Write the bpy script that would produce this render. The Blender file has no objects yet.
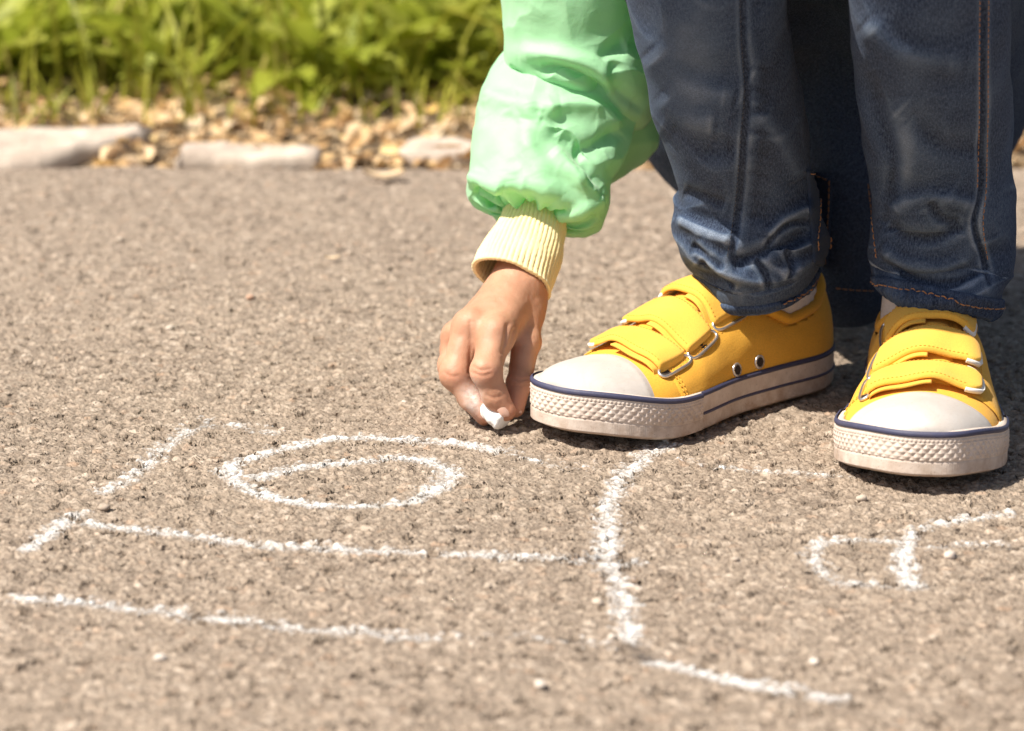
import bpy, math, random
import numpy as np
from mathutils import Vector
from mathutils.bvhtree import BVHTree

rng = np.random.default_rng(7)
random.seed(7)
PI = math.pi
F, PITCH, CAMH = 3000.0, math.radians(14.6), 0.42
CX, CY = 512.0, 365.5
cp, sp = math.cos(PITCH), math.sin(PITCH)
scn = bpy.context.scene
COL = scn.collection

# ------------------------------------------------------------------ mapping helpers
def ray(px, py):
    a = (px - CX) / F; b = -(py - CY) / F
    return np.array([a, cp + b * sp, -sp + b * cp])
def at(px, py, Y):
    r = ray(px, py); return np.array([0, 0, CAMH]) + r * (Y / r[1])
def gnd(px, py, z=0.0):
    r = ray(px, py); return np.array([0, 0, CAMH]) + r * ((z - CAMH) / r[2])
def proj(P):
    P = np.asarray(P, float); d = P - np.array([0, 0, CAMH])
    f = d[..., 1] * cp - d[..., 2] * sp
    u = d[..., 1] * sp + d[..., 2] * cp
    return np.stack([CX + F * d[..., 0] / f, CY - F * u / f], -1)
def pxm(Y): return (Y / cp) / F           # metres in one pixel at depth Y (about)

# ------------------------------------------------------------------ noise
def _hash(i, j, k, s):
    h = (i * 374761393 + j * 668265263 + k * 2147483647 + s * 1274126177) & 0xFFFFFFFF
    h = ((h ^ (h >> 13)) * 1274126177) & 0xFFFFFFFF
    return ((h ^ (h >> 16)) & 0xFFFF) / 65535.0
def vnoise(P, seed=0):
    P = np.asarray(P, float); i = np.floor(P).astype(np.int64); f = P - i; f = f * f * (3 - 2 * f)
    out = 0
    for a in (0, 1):
        for b in (0, 1):
            for c in (0, 1):
                w = (f[..., 0] if a else 1 - f[..., 0]) * (f[..., 1] if b else 1 - f[..., 1]) * (f[..., 2] if c else 1 - f[..., 2])
                out = out + w * _hash(i[..., 0] + a, i[..., 1] + b, i[..., 2] + c, seed)
    return out * 2 - 1
def fbm(P, seed=0, octv=3):
    P = np.asarray(P, float); t = 0; a = 1; n = 0
    for o in range(octv):
        t = t + a * vnoise(P * 2 ** o, seed + o); n += a; a *= .5
    return t / n
def smooth(a, b, x):
    t = np.clip((x - a) / (b - a), 0, 1); return t * t * (3 - 2 * t)
def cr(pts, n, closed=False):
    """Catmull-Rom through pts (any dimension)"""
    pts = np.asarray(pts, float); m = len(pts)
    t = np.linspace(0, m if closed else m - 1, n, endpoint=not closed)
    i = np.minimum(np.floor(t).astype(int), m - (1 if closed else 2)); f = (t - i)[:, None]
    g = (lambda k: pts[k % m]) if closed else (lambda k: pts[np.clip(k, 0, m - 1)])
    a, b, c, d = g(i - 1), g(i), g(i + 1), g(i + 2)
    return .5 * (2 * b + (c - a) * f + (2 * a - 5 * b + 4 * c - d) * f ** 2 + (3 * b - a - 3 * c + d) * f ** 3)
def lin(xs, ys):
    return lambda x: np.interp(x, xs, ys)
def smo(xs, ys):
    """smooth interpolation of knots"""
    c = cr(np.array(list(zip(xs, ys))), 200)
    o = np.argsort(c[:, 0]); return lambda x: np.interp(x, c[o, 0], c[o, 1])

# ------------------------------------------------------------------ meshes
class MB:
    def __init__(s): s.v = []; s.f = []; s.n = 0; s.c = []
    def add(s, V, Fc, c=None):
        V = np.asarray(V, float).reshape(-1, 3); Fc = np.asarray(Fc, int)
        s.v.append(V); s.f.append(Fc + s.n); s.n += len(V)
        s.c.append(np.full(len(V), 0. if c is None else c) if np.isscalar(c) or c is None else np.asarray(c, float))
        return s
    def arrays(s):
        return np.concatenate(s.v), [f for F_ in s.f for f in F_.tolist()]
def link(name, V, faces, mat, parent=None, sm=True, attr=None):
    me = bpy.data.meshes.new(name)
    V = np.asarray(V, float).reshape(-1, 3)
    if isinstance(faces, np.ndarray) and faces.ndim == 2:
        k = faces.shape[1]; nf = len(faces)
        me.vertices.add(len(V)); me.vertices.foreach_set('co', V.astype(np.float32).ravel())
        me.loops.add(nf * k); me.loops.foreach_set('vertex_index', faces.astype(np.int32).ravel())
        me.polygons.add(nf); me.polygons.foreach_set('loop_start', np.arange(0, nf * k, k, dtype=np.int32))
        me.update(calc_edges=True)
    else:
        me.from_pydata(V.tolist(), [], [list(map(int, f)) for f in faces]); me.update()
    me.validate()
    me.polygons.foreach_set('use_smooth', np.full(len(me.polygons), sm))
    if attr is not None:
        for k, a in attr.items():
            at_ = me.attributes.new(k, 'FLOAT', 'POINT'); at_.data.foreach_set('value', np.asarray(a, np.float32))
    if mat: me.materials.append(mat)
    o = bpy.data.objects.new(name, me); COL.objects.link(o)
    if parent: o.parent = parent
    return o
def build(mb, name, mat, parent=None, sm=True, attr=False):
    V = np.concatenate(mb.v)
    ks = {f.shape[1] for f in mb.f}
    fc = np.concatenate(mb.f) if len(ks) == 1 else [f for F_ in mb.f for f in F_.tolist()]
    return link(name, V, fc, mat, parent, sm, {'tint': np.concatenate(mb.c)} if attr else None)
def tag(o, label=None, cat=None, group=None, kind=None):
    if label: o['label'] = label
    if cat: o['category'] = cat
    if group: o['group'] = group
    if kind: o['kind'] = kind
    return o
def gridf(nu, nv, closed=False):
    """faces of grid [nu rows, nv cols]; closed wraps the columns"""
    r = np.arange(nu - 1)[:, None]; c = np.arange(nv if closed else nv - 1)[None, :]
    c2 = (c + 1) % nv
    return np.stack([r * nv + c, r * nv + c2, (r + 1) * nv + c2, (r + 1) * nv + c], -1).reshape(-1, 4)
def gnormal(G, closed=True):
    if closed: dv = np.roll(G, -1, 1) - np.roll(G, 1, 1)
    else: dv = np.gradient(G, axis=1)
    du = np.gradient(G, axis=0)
    n = np.cross(dv, du); l = np.linalg.norm(n, axis=-1, keepdims=True)
    return n / np.maximum(l, 1e-12)
def slab(mb, top, bot):
    """closed solid between two equal grids"""
    nu, nv = top.shape[:2]; f = gridf(nu, nv); n = nu * nv
    mb.add(np.concatenate([top.reshape(-1, 3), bot.reshape(-1, 3)]),
           np.concatenate([f, f[:, ::-1] + n] + [np.array([[a, b, b + n, a + n][::-1] for a, b in zip(e[:-1], e[1:])]) for e in
              (np.arange(nv), np.arange(nu) * nv + nv - 1, np.arange(nv)[::-1] + (nu - 1) * nv, (np.arange(nu) * nv)[::-1])]))
def tube(mb, pts, r, n=8, closed=False, cap=True, c=0.):
    pts = np.asarray(pts, float); m = len(pts); r = np.broadcast_to(r, (m,))
    if closed: T = np.roll(pts, -1, 0) - np.roll(pts, 1, 0)
    else: T = np.gradient(pts, axis=0)
    T /= np.maximum(np.linalg.norm(T, axis=1, keepdims=True), 1e-12)
    ref = np.array([0, 0, 1.]) if abs(T[:, 2]).mean() < .8 else np.array([1., 0, 0])
    A = np.cross(T, ref); A /= np.maximum(np.linalg.norm(A, axis=1, keepdims=True), 1e-12); B = np.cross(T, A)
    th = np.arange(n) * 2 * PI / n
    V = pts[:, None] + r[:, None, None] * (A[:, None] * np.cos(th)[None, :, None] + B[:, None] * np.sin(th)[None, :, None])
    f = gridf(m, n, True)
    if closed:
        k = np.arange(n); f = np.concatenate([f, np.stack([(m - 1) * n + k, (m - 1) * n + (k + 1) % n, (k + 1) % n, k], -1)])
        mb.add(V, f, c)
    else:
        V = V.reshape(-1, 3); a = len(V); k = np.arange(n)
        V = np.concatenate([V, pts[:1], pts[-1:]])
        e = np.concatenate([np.stack([(k + 1) % n, k, np.full(n, a), np.full(n, a)], -1), np.stack([(m - 1) * n + k, (m - 1) * n + (k + 1) % n, np.full(n, a + 1), np.full(n, a + 1)], -1)])
        mb.add(V, f, c); base = mb.n - len(V)
        mb.f.append(e[:, :3] + base)
def stitches(mb, pts, nrm, length=.0022, gap=.0010, r=.00028, lift=.0002):
    pts = np.asarray(pts, float); d = np.r_[0, np.cumsum(np.linalg.norm(np.diff(pts, axis=0), axis=1))]
    s = 0
    while s + length < d[-1]:
        q = np.linspace(s, s + length, 4)
        P = np.stack([np.interp(q, d, pts[:, k]) for k in range(3)], -1)
        Nn = np.stack([np.interp(q, d, nrm[:, k]) for k in range(3)], -1)
        Nn /= np.maximum(np.linalg.norm(Nn, axis=1, keepdims=True), 1e-9)
        P = P + Nn * (lift + np.array([-.0003, r * .6, r * .6, -.0003])[:, None])
        tube(mb, P, r, 5)
        s += length + gap

# ------------------------------------------------------------------ surface nets
def surfnet(fn, lo, hi, h, pad=2):
    lo = np.asarray(lo) - pad * h; hi = np.asarray(hi) + pad * h
    n = np.ceil((hi - lo) / h).astype(int) + 1
    ax = [lo[k] + h * np.arange(n[k]) for k in range(3)]
    D = np.empty(n, np.float32)
    for i in range(n[0]):
        Y, Z = np.meshgrid(ax[1], ax[2], indexing='ij')
        D[i] = fn(np.stack([np.full_like(Y, ax[0][i]), Y, Z], -1))
    S = D < 0
    acc = np.zeros((n[0] - 1, n[1] - 1, n[2] - 1, 3), np.float32); cnt = np.zeros(acc.shape[:3], np.float32)
    def sl(o): return tuple(slice(o[k], n[k] - 1 + o[k]) for k in range(3))
    crn = [(a, b, c) for a in (0, 1) for b in (0, 1) for c in (0, 1)]
    for p in crn:
        for k in range(3):
            if p[k] == 0:
                q = list(p); q[k] = 1
                d0, d1 = D[sl(p)], D[sl(q)]
                m = (d0 < 0) != (d1 < 0)
                t = np.where(m, d0 / np.where(m, d0 - d1, 1), 0)
                for j in range(3):
                    acc[..., j] += m * (p[j] + (t if j == k else 0))
                cnt += m
    idx = -np.ones(cnt.shape, np.int64); on = cnt > 0; idx[on] = np.arange(on.sum())
    I = np.argwhere(on)
    V = lo + h * (I + acc[on] / cnt[on][:, None])
    fs = []
    for k in range(3):
        a, b = (k + 1) % 3, (k + 2) % 3
        s0 = [slice(1, n[j] - 1) for j in range(3)]; s1 = list(s0)
        s0[k] = slice(0, n[k] - 1); s1[k] = slice(1, n[k])
        A, B = S[tuple(s0)], S[tuple(s1)]
        E = np.argwhere(A != B)
        if not len(E): continue
        E0 = E.copy(); E0[:, a] += 1; E0[:, b] += 1
        def cell(da, db):
            c = E0.copy(); c[:, a] -= da; c[:, b] -= db
            return idx[c[:, 0], c[:, 1], c[:, 2]]
        q = np.stack([cell(1, 1), cell(0, 1), cell(0, 0), cell(1, 0)], -1)
        fl = A[tuple(E.T)]
        q[~fl] = q[~fl][:, ::-1]
        fs.append(q[(q >= 0).all(1)])
    return V, np.concatenate(fs)
def relax(V, Fq, it=3, lam=.5):
    e = np.concatenate([Fq[:, [i, (i + 1) % 4]] for i in range(4)]); e = np.concatenate([e, e[:, ::-1]])
    c = np.bincount(e[:, 0], minlength=len(V))[:, None]
    for k in range(it):
        for l in (lam, -lam * 1.03):
            s = np.stack([np.bincount(e[:, 0], V[e[:, 1], j], minlength=len(V)) for j in range(3)], -1)
            V = V + l * (s / np.maximum(c, 1) - V)
    return V
def cap(P, a, b, ra, rb):
    ab = b - a; L = max(float(ab @ ab), 1e-12)
    t = np.clip(((P - a) @ ab) / L, 0, 1)
    return np.linalg.norm(P - a - t[..., None] * ab, axis=-1) - (ra + (rb - ra) * t)
def ell(P, c, r):
    q = (P - c) / r; k0 = np.linalg.norm(q, axis=-1); k1 = np.linalg.norm(q / r, axis=-1)
    return k0 * (k0 - 1) / np.maximum(k1, 1e-6)
def smin(a, b, k):
    h = np.maximum(k - abs(a - b), 0) / k; return np.minimum(a, b) - h * h * k * .25

# ------------------------------------------------------------------ materials
class M:
    def __init__(s, name, disp=False):
        s.m = bpy.data.materials.new(name); s.m.use_nodes = True; s.t = s.m.node_tree; s.t.nodes.clear()
        s.out = s.t.nodes.new('ShaderNodeOutputMaterial')
    def n(s, ty, _p=None, **kw):
        x = s.t.nodes.new('ShaderNode' + ty)
        for k, v in (_p or {}).items(): setattr(x, k, v)
        for k, v in kw.items():
            k = int(k[1:]) if k[0] == 'i' and k[1:].isdigit() else k.replace('_', ' ')
            s.set(x, k, v)
        return x
    def set(s, x, k, v):
        i = x.inputs[k]
        if isinstance(v, bpy.types.NodeSocket): s.t.links.new(v, i)
        elif isinstance(v, bpy.types.Node): s.t.links.new(v.outputs[0], i)
        else:
            if hasattr(i.default_value, '__len__') and hasattr(v, '__len__') and len(v) == 3 and len(i.default_value) == 4: v = (*v, 1)
            i.default_value = v
    def math(s, op, a, b=0., c=0.): return s.n('Math', dict(operation=op), i0=a, i1=b, i2=c).outputs[0]
    def mix(s, f, a, b, mode='MIX'):
        x = s.n('Mix', dict(data_type='RGBA', blend_type=mode)); s.set(x, 0, f); s.set(x, 6, a); s.set(x, 7, b); return x.outputs[2]
    def ramp(s, f, stops):
        x = s.n('ValToRGB'); s.set(x, 0, f); e = x.color_ramp.elements
        while len(e) < len(stops): e.new(.5)
        for q, (p, c) in zip(e, stops): q.position = p; q.color = (*c, 1) if hasattr(c, '__len__') else (c, c, c, 1)
        return x.outputs[0]
    def coord(s, which='Object'): return s.n('TexCoord').outputs[which]
    def noise(s, scale, detail=3, rough=.55, co=None, dist=0.):
        x = s.n('TexNoise', Scale=scale, Detail=detail, Roughness=rough, Distortion=dist); s.set(x, 'Vector', co or s.coord()); return x.outputs['Fac']
    def bump(s, h, strength, dist, nrm=None):
        x = s.n('Bump', Strength=strength, Distance=dist); s.set(x, 'Height', h)
        if nrm: s.set(x, 'Normal', nrm)
        return x.outputs[0]
    def surf(s, **kw):
        b = s.n('BsdfPrincipled', **kw); s.t.links.new(b.outputs[0], s.out.inputs[0]); return b

def mat_cloth(name, base, base2, wscale=1400, weave=.35, rough=.85, blot=25, sheen=.2, bumpd=.0004):
    m = M(name); co = m.coord()
    n1 = m.noise(blot, 4, co=co); fine = m.noise(wscale, 2, .6, co=co)
    c = m.mix(m.ramp(n1, [(.3, 0), (.7, 1)]), base, base2)
    c = m.mix(m.math('MULTIPLY', m.ramp(fine, [(.35, 1), (.65, 0)]), weave), c, tuple(x * .55 for x in base), 'MIX')
    m.surf(Base_Color=c, Roughness=rough, Sheen_Weight=sheen, Sheen_Roughness=.5, Normal=m.bump(fine, .5, bumpd))
    return m.m

def mats():
    R = {}
    # ---- asphalt: stones of several sizes bedded in dusty bitumen
    def asphalt(name, chalk=False):
        m = M(name); co = m.coord()
        warp = m.n('TexNoise', Scale=160., Detail=2.); m.set(warp, 'Vector', co)
        vm = m.n('VectorMath', dict(operation='MULTIPLY_ADD')); m.set(vm, 0, warp.outputs['Color']); m.set(vm, 1, (.004, .004, .004)); m.set(vm, 2, co)
        def vor(scale, feat='F1'):
            x = m.n('TexVoronoi', dict(feature=feat), Scale=scale, Randomness=1.); m.set(x, 'Vector', vm.outputs[0]); return x
        v1, v2, v3 = vor(225.), vor(440.), vor(110.)
        h1 = m.ramp(v1.outputs['Distance'], [(.15, 1), (.75, 0)])
        h2 = m.ramp(v2.outputs['Distance'], [(.15, 1), (.75, 0)])
        cell = m.n('SeparateColor'); m.set(cell, 0, v1.outputs['Color'])
        cell3 = m.n('SeparateColor'); m.set(cell3, 0, v3.outputs['Color'])
        amp = m.math('MULTIPLY_ADD', cell.outputs[0], .9, .1)
        big = m.math('MULTIPLY', m.ramp(v3.outputs['Distance'], [(.1, 1), (.5, 0)]), m.ramp(cell3.outputs[1], [(.6, 0), (.75, 1)]))
        h = m.math('MULTIPLY', h1, amp)
        h = m.math('MULTIPLY_ADD', h2, .42, m.math('MULTIPLY', h, .85))
        h = m.math('MULTIPLY_ADD', big, .55, h)
        lo = m.noise(30., 3, co=co)
        pit = m.noise(95., 4, .65, co=co)
        pits = m.ramp(pit, [(.355, 0), (.425, 1)])
        h = m.math('MULTIPLY_ADD', m.math('SUBTRACT', pits, 1.), 1.5, h)
        grain = m.noise(1500., 2, .7, co=co)
        hh = m.math('MULTIPLY_ADD', grain, .34, h)
        hh = m.math('MULTIPLY_ADD', lo, 1.0, hh)
        dn = m.n('Displacement', Midlevel=1.2, Scale=.0020)
        if chalk: hh2 = m.math('ADD', hh, .09)
        else: hh2 = hh
        m.set(dn, 'Height', hh2); m.t.links.new(dn.outputs[0], m.out.inputs['Displacement'])
        m.m.displacement_method = 'BOTH'
        if chalk:
            a = m.n('Attribute', dict(attribute_name='cover')).outputs['Fac']
            n = m.noise(620., 3, .8, co=co); n0 = m.noise(55., 3, .6, co=co)
            s = m.math('ADD', m.math('MULTIPLY', a, 1.25), m.math('MULTIPLY_ADD', h, .95, m.math('MULTIPLY_ADD', n, 1.5, m.math('MULTIPLY', n0, .7))))
            al = m.ramp(m.math('SUBTRACT', s, 1.97), [(.0, 0), (.34, .40), (.85, .86)])
            c = m.mix(m.noise(700., 2, co=co), (.74, .72, .70), (.90, .885, .87))
            m.surf(Base_Color=c, Roughness=.95, Alpha=al, Specular_IOR_Level=.2)
        else:
            c = m.ramp(cell.outputs[1], [(0, (.145, .107, .080)), (.30, (.265, .202, .152)), (.6, (.37, .290, .222)), (.85, (.33, .25, .187)), (.93, (.60, .50, .41)), (1, (.38, .23, .14))])
            cs = m.n('SeparateColor'); m.set(cs, 0, v2.outputs['Color'])
            c2 = m.ramp(cs.outputs[0], [(0, (.16, .122, .094)), (.5, (.31, .245, .19)), (1, (.54, .45, .365))])
            c = m.mix(.42, c, c2)
            cb = m.ramp(cell3.outputs[0], [(0, (.22, .17, .13)), (.6, (.38, .30, .23)), (1, (.60, .50, .41))])
            c = m.mix(m.math('MULTIPLY', big, .6), c, cb)
            # bitumen between the stones
            gap = m.ramp(h, [(.05, 1), (.55, 0)])
            c = m.mix(m.math('MULTIPLY', gap, .62), c, (.10, .075, .055))
            # dust lying in patches
            d = m.ramp(m.noise(9., 5, .6, co=co), [(.35, 0), (.7, 1)])
            c = m.mix(m.math('MULTIPLY', d, .30), c, (.36, .29, .225))
            c = m.mix(m.math('MULTIPLY', m.ramp(grain, [(.4, 0), (.62, 1)]), .22), c, (.50, .42, .34))
            m.surf(Base_Color=c, Roughness=.93, Specular_IOR_Level=.25)
        return m.m
    R['asphalt'] = asphalt('asphalt'); R['chalk_mark'] = asphalt('chalk_mark', True)
    # soil
    m = M('soil'); co = m.coord()
    c = m.ramp(m.noise(40., 6, .65, co=co), [(.3, (.07, .05, .03)), (.55, (.20, .14, .08)), (.75, (.36, .25, .14))])
    y = m.n('SeparateXYZ'); m.set(y, 0, co)
    c = m.mix(m.ramp(m.math('MULTIPLY', y.outputs[1], .1), [(.27, 0), (.33, 1)]), c, m.ramp(m.noise(3., 6, .6, co=co), [(.3, (.05, .075, .015)), (.7, (.10, .14, .03))]))
    m.surf(Base_Color=c, Roughness=1., Normal=m.bump(m.noise(120., 5, .7, co=co), .8, .01)); R['soil'] = m.m
    # leaves / grass with light passing through
    def foliage(name, stops, tr=.45, rough=.5):
        m = M(name); a = m.n('Attribute', dict(attribute_name='tint')).outputs['Fac']
        c = m.mix(.25, m.ramp(a, stops), m.ramp(m.noise(60., 3), [(.3, stops[0][1]), (.7, stops[-1][1])]))
        b = m.n('BsdfPrincipled', Base_Color=c, Roughness=rough, Specular_IOR_Level=.35)
        t = m.n('BsdfTranslucent', Color=c); x = m.n('MixShader', Fac=tr)
        m.t.links.new(b.outputs[0], x.inputs[1]); m.t.links.new(t.outputs[0], x.inputs[2]); m.t.links.new(x.outputs[0], m.out.inputs[0]); return m.m
    R['grass'] = foliage('grass_blades', [(0, (.19, .22, .016)), (.35, (.35, .37, .028)), (.7, (.48, .48, .06)), (1, (.52, .44, .13))])
    R['weed'] = foliage('weed_leaves', [(0, (.25, .30, .025)), (.5, (.36, .41, .045)), (1, (.48, .50, .10))])
    R['litter'] = foliage('dry_leaves', [(0, (.46, .28, .15)), (.35, (.64, .44, .26)), (.7, (.76, .59, .41)), (.93, (.84, .71, .54)), (1, (.75, .50, .06))], .2, .7)
    # stone
    m = M('kerb_stone'); co = m.coord()
    c = m.ramp(m.noise(35., 6, .6, co=co), [(.3, (.40, .32, .26)), (.6, (.56, .47, .39)), (.8, (.66, .57, .49))])
    m.surf(Base_Color=c, Roughness=.9, Normal=m.bump(m.noise(180., 5, .7, co=co), .6, .003)); R['stone'] = m.m
    m = M('pebble'); oi = m.n('ObjectInfo').outputs['Random']
    c = m.ramp(oi, [(0, (.30, .23, .17)), (.4, (.52, .44, .36)), (.7, (.66, .60, .54)), (.9, (.45, .22, .12)), (1, (.40, .33, .27))])
    m.surf(Base_Color=m.mix(.3, c, m.ramp(m.noise(400., 3), [(.3, (.25, .2, .16)), (.7, (.6, .52, .45))])), Roughness=.85); R['pebble'] = m.m
    # skin
    m = M('skin'); co = m.coord()
    c = m.ramp(m.noise(60., 4, .6, co=co), [(.3, (.43, .215, .130)), (.7, (.53, .290, .185))])
    red = m.n('Attribute', dict(attribute_name='flush')).outputs['Fac']
    c = m.mix(m.math('MULTIPLY', red, .30), c, (.52, .19, .12))
    dust = m.n('Attribute', dict(attribute_name='dust')).outputs['Fac']
    c = m.mix(m.math('MULTIPLY', dust, m.ramp(m.noise(260., 4, .7, co=co), [(.3, .25), (.6, .9)])), c, (.80, .74, .70))
    pores = m.n('TexVoronoi', Scale=1300.); m.set(pores, 'Vector', co)
    nb = m.bump(pores.outputs['Distance'], .16, .0004)
    nb = m.bump(m.noise(330., 4, .65, co=co), .22, .0012, nb)
    m.surf(Base_Color=c, Roughness=.56, Normal=nb, Subsurface_Weight=.22, Subsurface_Radius=(1., .35, .2), Subsurface_Scale=.004, Specular_IOR_Level=.45); R['skin'] = m.m
    m = M('finger_nail'); m.surf(Base_Color=(.74, .46, .36), Roughness=.3, Subsurface_Weight=.1, Subsurface_Scale=.002); R['nail'] = m.m
    # chalk stick
    m = M('chalk_stick'); co = m.coord()
    m.surf(Base_Color=m.mix(m.noise(300., 4, co=co), (.80, .79, .77), (.90, .89, .88)), Roughness=.95, Normal=m.bump(m.noise(900., 3, co=co), .4, .0006)); R['chalk'] = m.m
    # shoe
    R['canvas'] = mat_cloth('yellow_canvas', (.80, .40, .035), (.85, .45, .050), 1500, .34, .95, 30, .06, .0004)
    R['strap'] = mat_cloth('yellow_strap', (.83, .45, .055), (.87, .50, .075), 1600, .26, .95, 30, .08, .0004)
    R['thread_yellow'] = mat_cloth('yellow_thread', (.72, .33, .02), (.76, .36, .02), 900, .1)
    def rubber(name, c1, c2, dirt):
        m = M(name); co = m.coord(); z = m.n('SeparateXYZ'); m.set(z, 0, co)
        c = m.mix(m.noise(25., 4, co=co), c1, c2)
        low = m.ramp(m.math('MULTIPLY', z.outputs[2], 30.), [(0, 1), (.65, .25)])
        d = m.math('MULTIPLY', m.math('MULTIPLY', low, m.ramp(m.noise(110., 5, .7, co=co), [(.3, .15), (.65, 1)])), dirt)
        c = m.mix(d, c, (.38, .27, .20))
        sc = m.ramp(m.noise(420., 4, .7, co=co), [(.60, 0), (.72, 1)])
        c = m.mix(m.math('MULTIPLY', sc, .25 * dirt), c, (.33, .27, .22))
        sp = m.ramp(m.noise(900., 2, .6, co=co), [(.66, 0), (.70, 1)]); sg = m.ramp(m.noise(38., 6, .75, co=co, dist=1.5), [(.50, 0), (.62, 1)])
        c = m.mix(m.math('MULTIPLY', sg, .28 * dirt), c, (.42, .34, .27)); c = m.mix(m.math('MULTIPLY', sp, .5 * dirt), c, (.22, .17, .13))
        m.surf(Base_Color=c, Roughness=.62, Normal=m.bump(m.noise(260., 5, .7, co=co), .22, .0012)); return m.m
    R['rubber'] = rubber('white_rubber', (.66, .575, .51), (.72, .63, .565), 1.15)
    R['toe'] = rubber('toe_cap_rubber', (.47, .44, .415), (.53, .50, .475), .6)
    R['navy'] = rubber('navy_rubber', (.030, .036, .085), (.045, .05, .11), .15)
    R['tipwhite'] = mat_cloth('white_strap_edge', (.80, .77, .72), (.84, .81, .77), 900, .08, .6)
    m = M('buckle_metal'); m.surf(Base_Color=(.66, .63, .61), Metallic=.85, Roughness=.32); R['metal'] = m.m
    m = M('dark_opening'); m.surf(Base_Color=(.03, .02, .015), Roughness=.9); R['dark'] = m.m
    R['sock'] = mat_cloth('white_sock', (.74, .66, .62), (.80, .73, .69), 700, .25, .95, 50, .2, .0008)
    # denim
    m = M('denim'); co = m.coord()
    uv = m.n('Attribute', dict(attribute_name='weft')).outputs['Vector']
    tw = m.n('TexWave', dict(wave_type='BANDS', bands_direction='DIAGONAL'), Scale=640., Distortion=2.5, Detail=2., Detail_Scale=2.5); m.set(tw, 'Vector', uv)
    sl = m.n('Mapping'); m.set(sl, 'Vector', uv); m.set(sl, 'Scale', (1, .33, 1))
    slub = m.noise(1150., 3, .75, co=sl.outputs[0])
    fine = m.noise(1500., 2, .7, co=co)
    wear_lit = m.n('Attribute', dict(attribute_name='wear_lit')).outputs['Fac']  # cloth fade plus sunlit patches painted on the legs
    big = m.noise(14., 4, .6, co=co)
    f = m.math('ADD', wear_lit, m.math('MULTIPLY', m.math('SUBTRACT', big, .5), .5))
    c = m.ramp(f, [(0, (.009, .017, .040)), (.25, (.023, .041, .085)), (.5, (.072, .108, .175)), (1, (.29, .35, .44))])
    c = m.mix(m.math('MULTIPLY', m.ramp(slub, [(.38, 0), (.66, 1)]), .50), c, (.15, .20, .30))
    c = m.mix(m.math('MULTIPLY', m.ramp(fine, [(.4, 1), (.6, 0)]), .38), c, (.014, .018, .032))
    ye = m.ramp(m.noise(9., 3, .6, co=co), [(.5, 0), (.72, 1)])
    c = m.mix(m.math('MULTIPLY', ye, .12), c, (.14, .12, .08))
    nb = m.bump(tw.outputs['Fac'], .25, .0004); nb = m.bump(fine, .5, .0006, nb)
    m.surf(Base_Color=c, Roughness=1., Specular_IOR_Level=.15, Sheen_Weight=.03, Normal=nb); R['denim'] = m.m
    R['orange'] = mat_cloth('orange_thread', (.36, .16, .06), (.44, .20, .075), 900, .1)
    R['navythread'] = mat_cloth('dark_thread', (.03, .035, .05), (.04, .045, .06), 900, .1)
    # jacket nylon
    m = M('mint_nylon'); co = m.coord()
    wr = m.noise(110., 4, .6, co=co, dist=.6)
    fine = m.noise(2400., 1, .5, co=co)
    c = m.mix(m.noise(20., 2, co=co), (.44, .85, .49), (.50, .88, .54))
    nb = m.bump(wr, .18, .0025); nb = m.bump(fine, .12, .0002, nb)
    b = m.n('BsdfPrincipled', Base_Color=c, Roughness=.58, Specular_IOR_Level=.38, Sheen_Weight=.3, Normal=nb)
    t = m.n('BsdfTranslucent', Color=(.28, .82, .32)); x = m.n('MixShader', Fac=.32)
    m.t.links.new(b.outputs[0], x.inputs[1]); m.t.links.new(t.outputs[0], x.inputs[2]); m.t.links.new(x.outputs[0], m.out.inputs[0]); R['nylon'] = m.m
    R['cuff'] = mat_cloth('pale_yellow_rib', (.90, .74, .36), (.93, .79, .43), 1100, .12, .9, 60, .3, .0005)
    m = M('hair'); m.surf(Base_Color=m.ramp(m.noise(300., 3), [(.3, (.05, .025, .012)), (.7, (.12, .06, .03))]), Roughness=.5); R['hair'] = m.m
    m = M('eye_white'); m.surf(Base_Color=(.8, .78, .75), Roughness=.2); R['eye'] = m.m
    m = M('iris'); m.surf(Base_Color=(.08, .04, .02), Roughness=.15); R['iris'] = m.m
    m = M('lips'); m.surf(Base_Color=(.55, .2, .16), Roughness=.4); R['lips'] = m.m
    return R
MT = mats()

# ------------------------------------------------------------------ ground
def axis(segs):
    out = []
    for a, b, st in segs: out.append(np.arange(a, b - st * .5, st))
    return np.concatenate(out + [np.array([segs[-1][1]])])
def widening(a, b, n, first):
    t = np.linspace(0, 1, n); k = 4.0
    g = (np.exp(k * t) - 1) / (np.exp(k) - 1); return a + (b - a) * g
STEP = .0014
xs = np.concatenate([widening(-.50, -30, 60, .01)[::-1][:-1], np.arange(-.50, .52, STEP), widening(.52, 30, 60, .01)])
ys_ = [.98]
while ys_[-1] < 2.235: ys_.append(ys_[-1] + STEP * (1 + 1.1 * max(0, ys_[-1] - 1.5)))
ys = np.concatenate([widening(.98 - .002, -12, 60, .01)[::-1], np.array(ys_)])
X, Y = np.meshgrid(xs, ys)          # rows = y
edge = 2.235
Yw = Y + (Y > 2.16) * ((Y - 2.16) / (edge - 2.16)) * (.02 * fbm(np.stack([X * 7, X * 0, X * 0], -1), 5, 4) - .004)
roll = .0022 * fbm(np.stack([X * 5, Yw * 5, X * 0], -1), 3, 3) * (abs(X) < 3)
drop = -.012 * smooth(2.19, edge, Y)
G = np.stack([X, Yw, roll + drop], -1)
gf = gridf(len(ys), len(xs))
tag(link('asphalt_path', G, gf, MT['asphalt']), kind='structure')
def ground_z(x, y):
    return .0022 * float(fbm(np.array([x * 5, y * 5, 0.]), 3, 3))

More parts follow.
